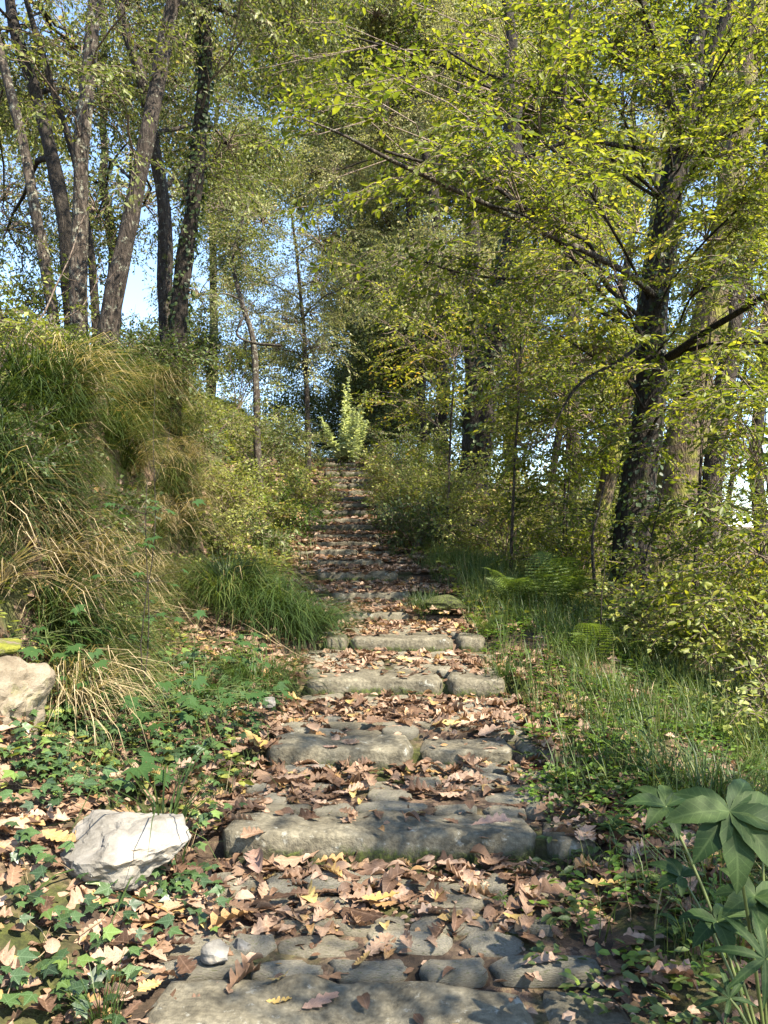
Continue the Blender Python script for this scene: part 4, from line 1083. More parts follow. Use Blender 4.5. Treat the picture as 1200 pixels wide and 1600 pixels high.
RS = [('yellow green bush leaning over the right side of the upper steps', 610, 15.5, (.7, .7, .8), 130, M_under, .1), ('pale twiggy bush right of the far steps', 640, 13.0, (.7, .7, .85), 140, M_under, .14),
      ('dark glossy bush low on the right of the tenth step', 650, 10.6, (.5, .45, .5), 80, M_ivy, .1), ('tall sunny bush in front of the snag tree', 700, 11.8, (.75, .7, 1.2), 160, M_under, .12),
      ('pale dry looking bush behind the ferns', 790, 10.2, (.75, .6, 1.05), 150, M_under, .2), ('olive bush between snag tree and leaning trunk', 850, 11.6, (.9, .7, 1.3), 150, M_under, .05),
      ('sunlit bush at the foot of the ivy clad tree', 905, 8.6, (.5, .4, .7), 80, M_hornbeam, .05), ('yellow green bush right of the ivy clad tree', 1090, 7.4, (.6, .5, .9), 110, M_hornbeam, .08),
      ('bright bush at the right edge under the dark branch', 1175, 6.4, (.6, .6, .9), 110, M_hornbeam, .1), ('dim bush behind the mossy tree', 1010, 12.5, (1.1, .9, 1.4), 130, M_under, 0.05),
      ('leafy bush low at the right edge above the hellebore', 1180, 4.6, (.5, .5, .5), 70, M_under, .05), ('dry tangled bush in the hollow right of the ferns', 1070, 5.9, (.6, .5, .45), 80, M_under, .3),
      ('dark bush beside the crest at the right of the path', 600, 26, (1.3, .9, 1.8), 120, M_green, .15), ('low dark bush closing the path behind the crest', 490, 28, (2.2, 1.0, 1.3), 200, M_green, .2), ('second bush behind the crest, right of the tall pale plant', 560, 29, (2.0, 1.0, 1.6), 180, M_green, .2), ('bush in the deep shade behind the yellow green one', 640, 19, (1.0, .9, 1.3), 150, M_green, .25),
      ('tall olive bush closing the gap under the snag tree', 740, 15.5, (1.3, 1.0, 1.7), 170, M_under, 0), ('loose pale bush in the light at the right edge', 1190, 9.5, (.9, .8, 1.5), 130, M_hornbeam, .1),
      ('wiry bush at the valley side of the wood', 960, 15, (1.3, 1.0, 1.9), 130, M_under, .1)]
for k, (lab, px, d, rd, n, lm, dt) in enumerate(RS):
    shrub(lab, gp(px, d), rd, int(n * 1.3), lm=lm if lm is not M_ivy else M_green, dt=dt, group=G, sc=1.0 + .025 * d)

for k, (lab, x, y_, rd, n, lm, dt) in enumerate([('dark bramble hanging over the lower bank at the left edge', -2.05, 4.3, (.35, .35, .35), 50, M_green, .1), ('small dark bush in the hollow of the straw bank', -2.1, 5.6, (.25, .3, .3), 36, M_green, 0),
    ('bramble sprouting from the crest of the grass bank', -2.55, 5.0, (.4, .4, .4), 50, M_under, .1), ('bush crowning the bank in front of the pale trunk', -2.7, 6.4, (.45, .45, .45), 60, M_under, 0), ('leafy clump on the bank edge under the ivy clad trunk', -2.45, 7.6, (.45, .5, .5), 70, M_green, .15),
    ('low herb clump at the foot of the straw bank', -1.75, 6.9, (.3, .3, .22), 36, M_under, .1), ('low green clump between bank foot and mossy rock', -1.85, 5.2, (.3, .35, .25), 44, M_green, .2)]):
    shrub(lab, (x, y_), rd, n, lm=lm, dt=dt, group='bushes growing on the grass bank', sc=.9)
# the tall grey green plant standing at the crest
def tall_plant():
    p = gp(540, 22.6); base = np.array([p[0], p[1], float(H(p[0], p[1]))])
    root = thing('tall_plant', base, 'tall pale green plant with upright flower spikes standing at the crest', 'plant')
    for k in range(16):
        a = rp.uniform(0, 2 * np.pi); h = rp.uniform(1.3, 2.35) * (1.15 if k < 4 else .8); sp = rp.uniform(.05, .65) * (1.3 - .3 * (k < 4))
        e = base + [math.cos(a) * sp, math.sin(a) * sp, h]; tt = np.linspace(0, 1, 8)[:, None]
        S = base + [math.cos(a) * sp * .5, math.sin(a) * sp * .5, 0] * tt ** .6 + (e - base - [math.cos(a) * sp * .5, math.sin(a) * sp * .5, 0]) * tt
        b = Buf(); V, Q = tube(S, np.linspace(.014, .006, 8), 4); b.add(V, Q, mq=1)
        n = 220; tq = rp.uniform(.1, 1, n); pos = np.stack([np.interp(tq, tt[:, 0], S[:, j]) for j in range(3)], -1)
        f = norm(rp.normal(0, 1, (n, 3)) * [1, 1, .3] + [0, 0, .35]); sz = (.26 * (1.08 - tq) + .07) * rp.uniform(.6, 1.1, n)
        place_leaves(b, pos, f, np.tile([0, 0, 1.], (n, 1)) + rp.normal(0, .3, (n, 3)), sz, 2, rp.uniform(.1, .9, n), 0, .35)
        link('flower_spike', b.mesh('flower_spike', [M_pale, M_stem], False, base), root)
tall_plant()

# ------------------------------------------------------------------ grass
def blade(L=.4, bend=1.2, w=.006, seg=5, up0=1.35):
    """a blade that leaves the ground at angle up0 and bends over by bend radians towards +x"""
    s_ = np.linspace(0, 1, seg + 1); a = up0 - bend * s_ ** 1.2
    x = np.concatenate([[0], np.cumsum(np.cos(a[:-1]))]) * L / seg; z = np.concatenate([[0], np.cumsum(np.sin(a[:-1]))]) * L / seg
    ww = w / 2 * (1 - s_ ** 2.2)
    V = np.stack([np.repeat(x, 2), np.stack([-ww, ww], -1).ravel(), np.repeat(z, 2)], -1)[:-1]
    Q = [(2 * k, 2 * k + 2, 2 * k + 3, 2 * k + 1) for k in range(seg - 1)]
    k = seg - 1
    b = Buf(); b.add(V, Q, [(2 * k, 2 * k + 2, 2 * k + 1)], tint=0.); return tpl(b)
def blades(b, pos, ang, sc, tint, T):
    K = len(pos); Rm = frames(np.stack([np.cos(ang), np.sin(ang), 0 * ang], -1), np.tile([0, 0, 1.], (K, 1)) + rp.normal(0, .12, (K, 3)))
    idx = rp.integers(0, len(T), K)
    for k, t in enumerate(T):
        m = idx == k; b.bake(t, Rm[m], sc[m], pos[m], tint[m])
B_HANG = [blade(.62, bend, .0065, 4, up0) for bend, up0 in ((2.5, 1.1), (2.2, .8), (2.8, 1.3), (1.8, .4), (2.4, .9))]
B_UP = [blade(.3, bend, .0055, 4, up0) for bend, up0 in ((.6, 1.4), (1.0, 1.35), (1.5, 1.3), (.3, 1.5), (1.9, 1.2))]

# hanging sedge on the terrace bank
b = Buf(); nC = 300
yv = rp.uniform(3.7, 9.6, nC); v = np.interp(yv, BY, BF) + np.interp(yv, BY, BW) * rp.uniform(.05, 1.4, nC) + .05
cxs = xc(yv) - v; cz = H(cxs, yv)
keep_ = (n2(cxs, yv, 1.7, 64) < .26) | (yv < 4.4); cxs, yv, cz, v = cxs[keep_], yv[keep_], cz[keep_], v[keep_]; nC = len(yv)
k_ = 110
ang0 = rp.normal(-.15, .6, nC)
pos = np.repeat(np.stack([cxs, yv, cz - .02], -1), k_, 0) + rp.normal(0, 1, (nC * k_, 3)) * [.035, .04, .015]
ang = np.repeat(ang0, k_) + rp.normal(0, .75, nC * k_)
low = np.clip((np.interp(yv, BY, BF) + np.interp(yv, BY, BW) * .5 - v) * 2, -1, 1)
tint = np.clip(np.repeat(.40 + .30 * n2(cxs, yv, 1.5, 61) + .16 * low + rp.normal(0, .10, nC), k_) + rp.normal(0, .17, nC * k_), 0, 1)
straw = np.repeat(rp.uniform(0, 1, nC) < .30 + .30 * low, k_) & (rp.uniform(0, 1, nC * k_) < .75); tint = np.where(straw, rp.uniform(.74, 1, nC * k_), tint)
blades(b, pos, ang, np.repeat(rp.uniform(.45, 1.35, nC), k_) * rp.uniform(.5, 1.1, nC * k_), tint, B_HANG)
props(link('bank_grass', b.mesh('bank_grass', [M_bankgrass])), 'long arching sedge and dry straw hanging over the left bank', 'grass', kind='stuff')

def tuft(label, p, n, sc, T, tn=.35, spread=.05, name='grass_tuft', dirn=None, mat=None, group=None):
    base = np.array([p[0], p[1], float(H(p[0], p[1]))]); b = Buf()
    q = rp.normal(0, spread, (n, 2)); x = base[0] + q[:, 0]; y_ = base[1] + q[:, 1]
    ang = np.arctan2(q[:, 1], q[:, 0]) + rp.normal(0, .5, n)
    if dirn is not None: ang = dirn + rp.normal(0, 1.1, n)
    blades(b, np.stack([x, y_, H(x, y_) - .01], -1), ang, sc * rp.uniform(.5, 1.15, n), np.clip(rp.normal(tn, .14, n), 0, 1), T)
    return props(link(name, b.mesh(name, [mat or M_grass], False, base), None, base), label, 'grass tuft', group)
tuft('large overhanging grass tuft touching the fifth and sixth steps', (-.74, 6.15), 1300, 1.05, B_HANG, .33, .12)
tuft('pale arching grass tuft on the mound beside the mossy rock', (-1.25, 6.1), 1100, .95, B_HANG, .38, .13)
tuft('dark grass tuft between the mound and the fern side verge', (-.95, 6.0), 900, .9, B_HANG, .2, .12)
tuft('grass tuft hanging beside the left end of the fourth step', (-.80, 4.95), 700, .7, B_HANG, .3, .1)
tuft('small grass tuft left of the lowest slab', (-.74, 2.1), 60, .62, B_UP, .32, .02)
tuft('long bladed tuft in the ivy behind the white rock', (-.83, 3.0), 45, 1.35, B_HANG + B_UP, .3, .03)
tuft('grass tuft at the right end of the sixth step', (.36, 6.9), 260, .8, B_UP, .4, .07)
tuft('small grass tuft in the leaves right of the fourth step', (.78, 5.0), 200, .7, B_UP, .35, .06)

# low grass of the verges
def verge_grass(n, y0, y1, wx, T, sc, dens, tn=.36, name='verge_grass', label=None, per=10):
    x, yv = sample(n, y0, y1, wx, rp, dens); K = len(x)
    x = np.repeat(x, per) + rp.normal(0, .03, K * per); yv = np.repeat(yv, per) + rp.normal(0, .03, K * per)
    b = Buf(); tt = np.repeat(rp.normal(tn, .08, K), per) + rp.normal(0, .12, K * per)
    blades(b, np.stack([x, yv, H(x, yv) - .005], -1), rp.uniform(0, 6.3, K * per), sc * rp.uniform(.4, 1.1, K * per), np.clip(tt, 0, 1), T)
    print(name, K * per)
    return props(link(name, b.mesh(name, [M_grass])), label, 'grass', kind='stuff')
def d_right(x, y):
    u = x - xc(y); return np.interp(u, [.62, .8, 1.1, 2.4], [0, .35, 1, 1]) * (n2(x, y, 1.9, 71) > -.35) * np.interp(y, [2, 3.0, 3.8], [.5, .8, 1])
def d_left(x, y):
    u = xc(y) - x; return np.interp(u, [.6, .9, 3], [0, .5, 1]) * (n2(x, y, 1.7, 72) > .0)
def d_far(x, y):
    u = np.abs(x - xc(y)); return np.interp(u, [.45, .7, 1.0], [0, .35, 1])
verge_grass(3600, 2.3, 9.5, (0, 2.6), B_UP, .95, d_right, .36, label='green grass on the right verge of the steps')
verge_grass(1500, 3.0, 9.5, (2.0, 0), B_UP, .6, d_left, .40, label='thin grass in the litter of the left verge')
verge_grass(2200, 9.0, 25, (3.2, 2.2), B_UP, 1.2, d_far, .45, label='sunny grass along both sides of the far steps', per=8)
verge_grass(1300, 4, 13, (5.5, -1.6), B_UP, 1.1, lambda x, y: np.ones_like(x) * .9, .35, label='grass on top of the left bank under the trunks')
def d_crest(x, y): return np.ones_like(x)
verge_grass(700, 23.6, 30, (3, 3), B_UP, 1.6, d_crest, .42, label='grass closing the path beyond the crest', per=8)

# small green ground plants between the leaves
def herbs(n, y0, y1, wx, dens, s0, s1, mat, label, name='ground_plants', w=.75):
    x, yv = sample(n, y0, y1, wx, rp, dens); K = len(x); per = 6
    x = np.repeat(x, per); yv = np.repeat(yv, per); a = rp.uniform(0, 6.28, K * per); rr_ = rp.uniform(.2, 1, K * per) * .035
    pos = np.stack([x + np.cos(a) * rr_, yv + np.sin(a) * rr_, H(x, yv) + rp.uniform(.01, .07, K * per)], -1)
    b = Buf(); f = np.stack([np.cos(a), np.sin(a), rp.uniform(-.2, .5, K * per)], -1)
    place_leaves(b, pos, f, np.tile([0, 0, 1.], (K * per, 1)) + rp.normal(0, .3, (K * per, 3)), rp.uniform(s0, s1, K * per), 4, np.clip(np.repeat(rp.normal(.5, .2, K), per) + rp.normal(0, .1, K * per), 0, 1), 0, w)
    return props(link(name, b.mesh(name, [mat])), label, 'plants', kind='stuff')
def d_h1(x, y):
    u = x - xc(y); return np.interp(u, [.5, .7, 1.6], [0, .8, .9]) * (n2(x, y, 2.3, 81) > -.1)
herbs(800, 1.9, 6.5, (0, 2.2), d_h1, .012, .04, M_herb, 'small bright green herbs between leaves on the right verge')
herbs(2400, 2.6, 7.5, (0, 2.8), d_right, .03, .06, M_herb, 'leafy herbs mixed into the grass of the right verge', w=.5)
herbs(900, 1.9, 5.5, (0, 2.2), d_h1, .03, .06, M_green, 'darker leafy herbs under the grass of the right verge', w=.45)
herbs(700, 2.6, 3.9, (0, 1.6), lambda x, y: ((x - .95) ** 2 / .12 + (y - 3.45) ** 2 / .12 < 1) * 1., .015, .03, M_herb, 'patch of bright clover like seedlings right of the split step')
def d_h2(x, y):
    u = xc(y) - x; return np.interp(u, [.65, .9, 2.5], [0, .6, .8]) * (n2(x, y, 2.1, 82) > .05)
herbs(1900, 2.2, 7.5, (2.4, 0), d_h2, .02, .06, M_under, 'small green herbs in the litter on the left verge')
def d_slope(x, y):
    u = xc(y) - x; return np.interp(u, [.8, 1.2, 4], [0, 1, 1])
herbs(5500, 8.5, 22, (4.0, 0), d_slope, .05, .10, M_under, 'low leafy ground cover on the sunny left slope', w=.6)
def d_slope_r(x, y):
    u = x - xc(y); return np.interp(u, [.7, 1.0, 4], [0, 1, 1])
herbs(6000, 6.5, 20, (0, 6.0), d_slope_r, .05, .10, M_under, 'low leafy ground cover under the right hand thicket', w=.6)

# ------------------------------------------------------------------ ivy on the left
def lobed(lobes, depth, r, cup=.1):
    """palmate leaf: lobes = [(angle deg, length)]; stalk at the origin, tip of the middle lobe at +x"""
    P = []; m = len(lobes)
    for k, (a, l) in enumerate(lobes):
        P.append((l * math.cos(R(a)), l * math.sin(R(a)), -cup * l))
        if k < m - 1:
            a2 = (a + lobes[k + 1][0]) / 2; l2 = depth * (l + lobes[k + 1][1]) / 2
            P.append((l2 * math.cos(R(a2)), l2 * math.sin(R(a2)), cup * .3))
    return np.array(P)
def palm_leaf(lobes, depth, r, cup=.1, width=0):
    P = lobed(lobes, depth, r, cup)
    V = np.concatenate([[[0, 0, .0]], P]); n = len(P)
    T = [(0, k + 1, k + 2) for k in range(n - 1)]
    b = Buf(); uv = np.array([[math.hypot(v[0], v[1]), .5] for v in V])
    # vein coordinate: 0 on the line from the stalk to each lobe tip
    for k in range(n):
        uv[k + 1] = (math.hypot(*P[k][:2]), 0 if k % 2 == 0 else .22)
    uv[0] = (0, 0)
    b.add(V, None, T, tint=0., uv=uv); return b
IVL = [(-118, .42), (-62, .72), (0, 1.0), (62, .72), (118, .42)]
MPL = [(-130, .35), (-98, .55), (-52, .88), (-26, .62), (0, 1.0), (26, .62), (52, .88), (98, .55), (130, .35)]
IVY_B = []
for k in range(8):
    j = [(a + ro.normal(0, 5), l * ro.uniform(.85, 1.1)) for a, l in IVL]
    IVY_B.append(palm_leaf([(-165, .18)] + j + [(165, .18)], .62, ro, ro.uniform(.05, .25)))
IVY_M = [o.mesh('ivy_leaf', [M_ivy], False, uv=True) for o in IVY_B]
IVY_T = [o.arrays() for o in IVY_B]

def ivy_patch(label, pts, n_obj, n_more, sr):
    c = np.mean([p[:2] for p in pts], 0); base = np.array([c[0], c[1], float(H(c[0], c[1]))])
    root = thing('ivy', base, label, 'ivy')
    N_ = n_obj + n_more; idx = rp.integers(0, len(pts), N_)
    P = np.array([(p[0], p[1]) for p in pts])[idx] + rp.normal(0, 1, (N_, 2)) * np.array([p[2] for p in pts])[idx][:, None]
    z = H(P[:, 0], P[:, 1]) + rp.uniform(.03, .10, N_)
    a = rp.uniform(0, 6.28, N_)
    up = np.stack([rp.normal(.25, .3, N_), rp.normal(-.45, .3, N_), np.ones(N_)], -1)
    Rm = frames(np.stack([np.cos(a), np.sin(a), 0 * a], -1), up); sc = rp.uniform(*sr, N_)
    for k in range(n_obj):
        o = link('leaf', IVY_M[rp.integers(0, 8)], root)
        o.matrix_local = Matrix.LocRotScale(Vector((P[k, 0] - base[0], P[k, 1] - base[1], z[k] - base[2])), Matrix(Rm[k].tolist()), (sc[k],) * 3)
    b = Buf()
    ii = rp.integers(0, 8, N_); tn = rp.uniform(0, 1, N_)
    for t in range(8):
        m = (ii == t) & (np.arange(N_) >= n_obj)
        if m.any(): b.bake(IVY_T[t], Rm[m], sc[m], np.stack([P[:, 0], P[:, 1], z], -1)[m], tn[m])
    if n_more: props(link('small_leaves', b.mesh('small_leaves', [M_ivy], uv=True, origin=base), root), kind='stuff')
    # trailing stems
    sb = Buf()
    for k in range(max(6, N_ // 14)):
        a_, c_ = rp.integers(0, N_, 2)
        if np.linalg.norm(P[a_] - P[c_]) > .5: continue
        t_ = np.linspace(0, 1, 7)[:, None]; q = P[a_] + (P[c_] - P[a_]) * t_ + rp.normal(0, .02, (7, 2))
        V, Q = tube(np.column_stack([q, H(q[:, 0], q[:, 1]) + .02 + rp.uniform(0, .02)]), .0016, 3); sb.add(V, Q)
    link('vine', sb.mesh('vine', [M_drystem], True, base), root)
def ip(px, py, s_):
    for dd in np.arange(1.7, 14, .02):
        p = at(px, py, dd)
        if p[2] <= float(H(p[0], p[1])) + .03: return (p[0], p[1], s_)
ivy_patch('ivy trailing over brown leaves in the bottom left corner', [ip(70, 1440, .10), ip(130, 1500, .12), ip(200, 1480, .09), ip(180, 1400, .06), ip(40, 1560, .07), ip(150, 1560, .08), ip(60, 1340, .06)], 120, 0, (.032, .056))
ivy_patch('dense dark ivy mat on the bank above the white rock', [ip(120, 1060, .14), ip(200, 1080, .15), ip(270, 1110, .15), ip(150, 1150, .13), ip(230, 1180, .12), ip(300, 1180, .10), ip(90, 1130, .10), ip(320, 1060, .14), ip(60, 1190, .12), ip(350, 1140, .12), ip(390, 1090, .10), ip(180, 1015, .16), ip(260, 1030, .14), ip(110, 1220, .10)], 290, 1100, (.02, .058))
ivy_patch('round leaved ivy cluster between white rock and lowest slab', [ip(295, 1390, .05), ip(320, 1420, .05), ip(270, 1400, .04)], 56, 0, (.026, .042))
ivy_patch('few ivy leaves right of the white rock', [ip(310, 1240, .05), ip(330, 1290, .05), ip(300, 1320, .04)], 30, 0, (.03, .05))
ivy_patch('dark small leaved ivy covering the mound beside the path', [(-1.0, 6.5, .15), (-.75, 6.6, .13), (-1.2, 6.6, .1), (-.7, 6.3, .12)], 0, 900, (.03, .05))

# ------------------------------------------------------------------ field maple seedlings
MAP_M = [palm_leaf([(a + ro.normal(0, 3), l * ro.uniform(.9, 1.1)) for a, l in MPL], .62, ro, ro.uniform(.05, .2)).mesh('maple_leaf', [M_maple], False, uv=True) for _ in range(5)]
def maple(label, p, h, n, s_, lean=(0, 0), spread=.18, name='maple_seedling'):
    base = np.array([p[0], p[1], float(H(p[0], p[1]))]); root = thing(name, base, label, 'seedling')
    tt = np.linspace(0, 1, 8)[:, None]; S = np.array([lean[0], lean[1], h]) * tt + np.array([.03, 0, 0]) * np.sin(tt * 5)
    b = Buf(); V, Q = tube(S, np.linspace(.004, .002, 8), 5); b.add(V, Q)
    for k in range(n):
        q = S[int(rp.uniform(.35, 1) * 7)]; a = rp.uniform(0, 6.28); d = np.array([math.cos(a), math.sin(a), rp.uniform(-.1, .3)]); ln = rp.uniform(.4, 1.2) * spread
        e = q + d * ln
        V, Q = tube(np.array([q, q + d * ln * .5 + [0, 0, .015], e]), .0014, 3); b.add(V, Q)
        o = link('leaf', MAP_M[rp.integers(0, 5)], root)
        up = np.array([rp.normal(.1, .2), rp.normal(-.35, .2), 1.]); f = d * [1, 1, 0] + [0, 0, -.3]
        sc = s_ * rp.uniform(.6, 1.1)
        o.matrix_local = Matrix.LocRotScale(Vector(e), Matrix(frames(f[None], up[None])[0].tolist()), (sc,) * 3)
    link('stem', b.mesh('stem', [M_bark_mid if h > .5 else M_stem], True), root)
maple('maple seedling with big lobed leaves right behind the white rock', ip(215, 1225, 0), .15, 5, .115, (0.0, -.05), .08)
maple('leafy maple seedling reaching right towards the fourth step', ip(330, 1130, 0), .24, 24, .085, (.08, -.05), .26)
maple('maple seedling in the ivy left of the reaching one', ip(240, 1110, 0), .22, 18, .07, (-.05, 0), .24)
maple('thin maple sapling with a tall straight stem before the grass bank', ip(215, 1120, 0), 1.25, 30, .065, (.05, .02), .26, name='maple_sapling')
maple('maple seedling between the ivy mat and the grass bank', ip(120, 1010, 0), .25, 18, .07, (0, 0), .25)
maple('maple seedling with pale stems above the small pinkish stone', ip(375, 1120, 0), .22, 20, .075, (.05, 0), .22)
maple('broad maple seedling shading the ivy at the left edge', ip(60, 1020, 0), .3, 20, .08, (.05, 0), .28)
maple('upright maple seedling in the dark hollow below the straw bank', ip(170, 985, 0), .4, 24, .07, (.05, 0), .28)
tuft('long grass tuft among maple seedlings on the left verge', ip(300, 1110, 0), 130, 1.0, B_HANG + B_UP, .3, .06)
tuft('green grass tuft at the foot of the straw bank', ip(120, 985, 0), 260, 1.0, B_HANG + B_UP, .3, .09)
maple('knee high maple seedling left of the thin sapling', ip(150, 1060, 0), .42, 30, .08, (.04, 0), .26)
maple('maple seedling reaching over the ivy toward the white rock', ip(255, 1150, 0), .34, 28, .085, (.02, -.08), .24)
maple('dense maple seedling beside the foot of the grass mound', ip(340, 1060, 0), .3, 28, .07, (.04, 0), .24)
maple('maple seedling standing over the cream rock', ip(90, 1090, 0), .36, 26, .08, (-.04, 0), .24)
maple('low maple seedling under the grass mound', ip(400, 1085, 0), .14, 12, .06, (.02, 0), .16)

# ------------------------------------------------------------------ hellebores lower right
LAN = [lance(1, .40, ro).mesh('leaflet', [M_helle], True, uv=True) for _ in range(4)]
LAN_N = [lance(1, .17, ro).mesh('leaflet', [M_helle], True, uv=True) for _ in range(3)]
LAN_B = [lance(1, .20, ro).mesh('herb_leaf', [M_herb], True, uv=True) for _ in range(3)]
def hellebore(label, base, heads, M_=LAN):
    base = np.array([base[0], base[1], float(H(base[0], base[1]))]); root = thing('hellebore', base, label, 'plant', 'hellebores in the lower right corner')
    for (hx, s_, n, yaw, pitch) in heads:
        hx = np.asarray(hx, float) - base
        tt = np.linspace(0, 1, 6)[:, None]; S = hx * tt + np.array([0, 0, .05]) * np.sin(tt * np.pi)
        b = Buf(); V, Q = tube(S, np.linspace(.005, .0035, 6), 6); b.add(V, Q)
        o = link('stem', b.mesh('stem', [M_stem], True), root)
        Rt = Matrix.Rotation(pitch, 3, 'X')
        for k in range(n):
            a = yaw + (k - (n - 1) / 2) * (5.2 / n)
            lf = link('leaf', M_[rp.integers(0, len(M_))], root)
            Mx = Rt @ Matrix.Rotation(a, 3, 'Z') @ Matrix.Rotation(rp.normal(.05, .12), 3, 'Y')
            sc = s_ * (1 - .25 * abs(k - (n - 1) / 2) / (n / 2)) * rp.uniform(.9, 1.1)
            lf.matrix_local = Matrix.LocRotScale(Vector(hx), Mx, (sc, sc, sc))
hellebore('big hellebore with broad hand shaped leaves at the right edge', at(1200, 1560, 1.85), [(at(1140, 1268, 1.75), .17, 8, -1.4, .75), (at(1040, 1260, 2.1), .12, 6, 2.6, .5), (at(1190, 1300, 2.0), .13, 6, 0, .5), (at(1120, 1440, 1.95), .11, 6, -1.2, .4), (at(1180, 1400, 1.85), .12, 7, -1.9, .5), (at(1065, 1370, 2.15), .09, 6, 2.2, .4)])
hellebore('second hellebore with narrow leaves in the bottom right corner', at(1210, 1640, 1.75), [(at(1195, 1498, 1.7), .13, 7, 2.9, .7), (at(1140, 1560, 1.8), .09, 6, 2.0, .6)], LAN_N)

def whorl_plant(label, p, h, n, s_, M_, name='herb', lean=(0, 0), group=None):
    base = np.array([p[0], p[1], float(H(p[0], p[1]))]); root = thing(name, base, label, 'plant', group)
    tt = np.linspace(0, 1, 6)[:, None]; S = np.array([lean[0], lean[1], h]) * tt + np.array([.02, 0, 0]) * np.sin(tt * 4)
    b = Buf(); V, Q = tube(S, np.linspace(.0032, .0018, 6), 5); b.add(V, Q); link('stem', b.mesh('stem', [M_stem], True), root)
    for k in range(n):
        tq = .2 + .8 * k / n; q = np.array([lean[0], lean[1], h]) * tq; a = k * 2.4
        lf = link('leaf', M_[k % len(M_)], root); sc = s_ * (1.15 - .5 * tq) * rp.uniform(.8, 1.1)
        lf.matrix_local = Matrix.LocRotScale(Vector(q), Matrix.Rotation(a, 3, 'Z') @ Matrix.Rotation(-.25, 3, 'Y'), (sc,) * 3)
hh = 'slim upright herbs on the right verge'
whorl_plant('tall herb with drooping leaves rising before the ferns', ip(1020, 1260, 0), .62, 16, .10, LAN_N, lean=(-.05, -.02), group=hh)
whorl_plant('grey green herb with a leafy whorled tip near the hellebore', ip(1035, 1220, 0), .22, 18, .055, LAN_B, group=hh)
whorl_plant('herb with dark drooping leaves over the fern verge', ip(960, 1190, 0), .35, 12, .11, LAN_N, lean=(.05, -.05), group=hh)
whorl_plant('herb standing right beside the tall one', ip(1100, 1190, 0), .5, 14, .09, LAN_N, lean=(.05, 0), group=hh)
whorl_plant('dark low herb at the foot of the big hellebore', ip(960, 1300, 0), .08, 9, .09, LAN, group=hh)
for k, (px, py, lab) in enumerate([(375, 1030, 'bright green whorled herb in front of the grass mound'), (395, 1040, 'right hand twin of the bright whorled herb before the mound'), (430, 950, 'pale whorled herb growing out of the overhanging tuft'), (365, 1050, 'lowest bright whorled herb below the mound')]):
    whorl_plant(lab, ip(px, py, 0), .22 + .03 * (k % 3), 14, .06, LAN_B, group='bright whorled herbs by the mound')
whorl_plant('leafy dark herb left of the narrow leaved hellebore', ip(1060, 1480, 0), .10, 10, .09, LAN, group=hh)
whorl_plant('pale green herb between the two hellebores', ip(1120, 1440, 0), .16, 12, .08, LAN_B, group=hh)
tuft('loose grass tuft under the big hellebore', ip(1120, 1400, 0), 110, .8, B_UP + B_HANG, .33, .07)
tuft('broad grass tuft behind the big hellebore', ip(1110, 1230, 0), 240, 1.0, B_UP + B_HANG, .33, .12)
whorl_plant('small green seedling in the leaf pile right of the long step', ip(785, 1410, 0), .05, 7, .05, LAN_B)

# ------------------------------------------------------------------ ferns
def frond_mesh(r, L=.5, n=22):
    b = Buf(); t = np.linspace(0, 1, n); x = t * L; z = .35 * L * np.sin(t * 2.3) - .12 * L * t ** 2
    V, Q = tube(np.stack([x, 0 * x, z], -1)[::3], np.linspace(.0022, .0008, len(x[::3])), 3); b.add(V, Q, mq=1)
    for k in range(2, n):
        w = L * .30 * math.sin(math.pi * min(1, (t[k] * .92 + .12))) ** .9
        for sg in (-1, 1):
            m = 7
            for j in range(m):
                q = j / m; pw = w * q; lw = L * .020 * (1 - q * .7)
                cx_, cy_, cz_ = x[k] + pw * .25, sg * pw, z[k] - pw * .12
                b.add([(cx_ - .004, cy_, cz_), (cx_ - lw, cy_ + sg * w / m * .7, cz_), (cx_ + lw * .3, cy_ + sg * w / m * 1.3, cz_ - .002), (cx_ + lw, cy_ + sg * w / m * .5, cz_)], [(0, 1, 2, 3)], tint=r.uniform(.2, .8))
    return b.mesh('frond', [M_fern, M_stem], False)
FRD = [frond_mesh(ro, .5) for _ in range(3)]
def fern(label, p, n, s_):
    base = (p[0], p[1], float(H(p[0], p[1])) - .02); root = thing('fern', base, label, 'fern', 'ferns on the right verge')
    for k in range(n):
        f = link('frond', FRD[rp.integers(0, 3)], root); sc = s_ * rp.uniform(.7, 1.15)
        f.rotation_euler = (R(rp.normal(0, 12)), R(rp.uniform(-48, -12)), 2 * math.pi * k / n + rp.normal(0, .25)); f.scale = (sc,) * 3
for lab, px, d, n, s_ in [('fern nearest the path on the right verge', 800, 6.9, 10, 1.0), ('large fern in front of the leaning mossy trunk', 865, 6.9, 12, 1.25), ('fern at the foot of the ivy clad tree', 960, 6.3, 11, 1.1), ('fern right below the ivy clad tree toward the hollow', 1060, 5.6, 10, 1.0),
                          ('sunlit fern behind the large one', 870, 8.2, 11, 1.2), ('low fern in the grass above the clover patch', 930, 5.3, 9, .85), ('fern in the shade at the edge of the dry thicket', 1010, 7.2, 9, 1.1), ('small fern in the grass near the fifth step', 760, 6.1, 8, .6)]:
    fern(lab, gp(px, d), n, s_)
def fern_left(lab, x, y_, n, s_): fern(lab, (x, y_), n, s_)
fern_left('dark fern on the bank top below the left trunks', -2.75, 6.3, 10, .9)
fern_left('fern on the bank top near the ivy clad trunk', -2.7, 8.2, 10, 1.0)

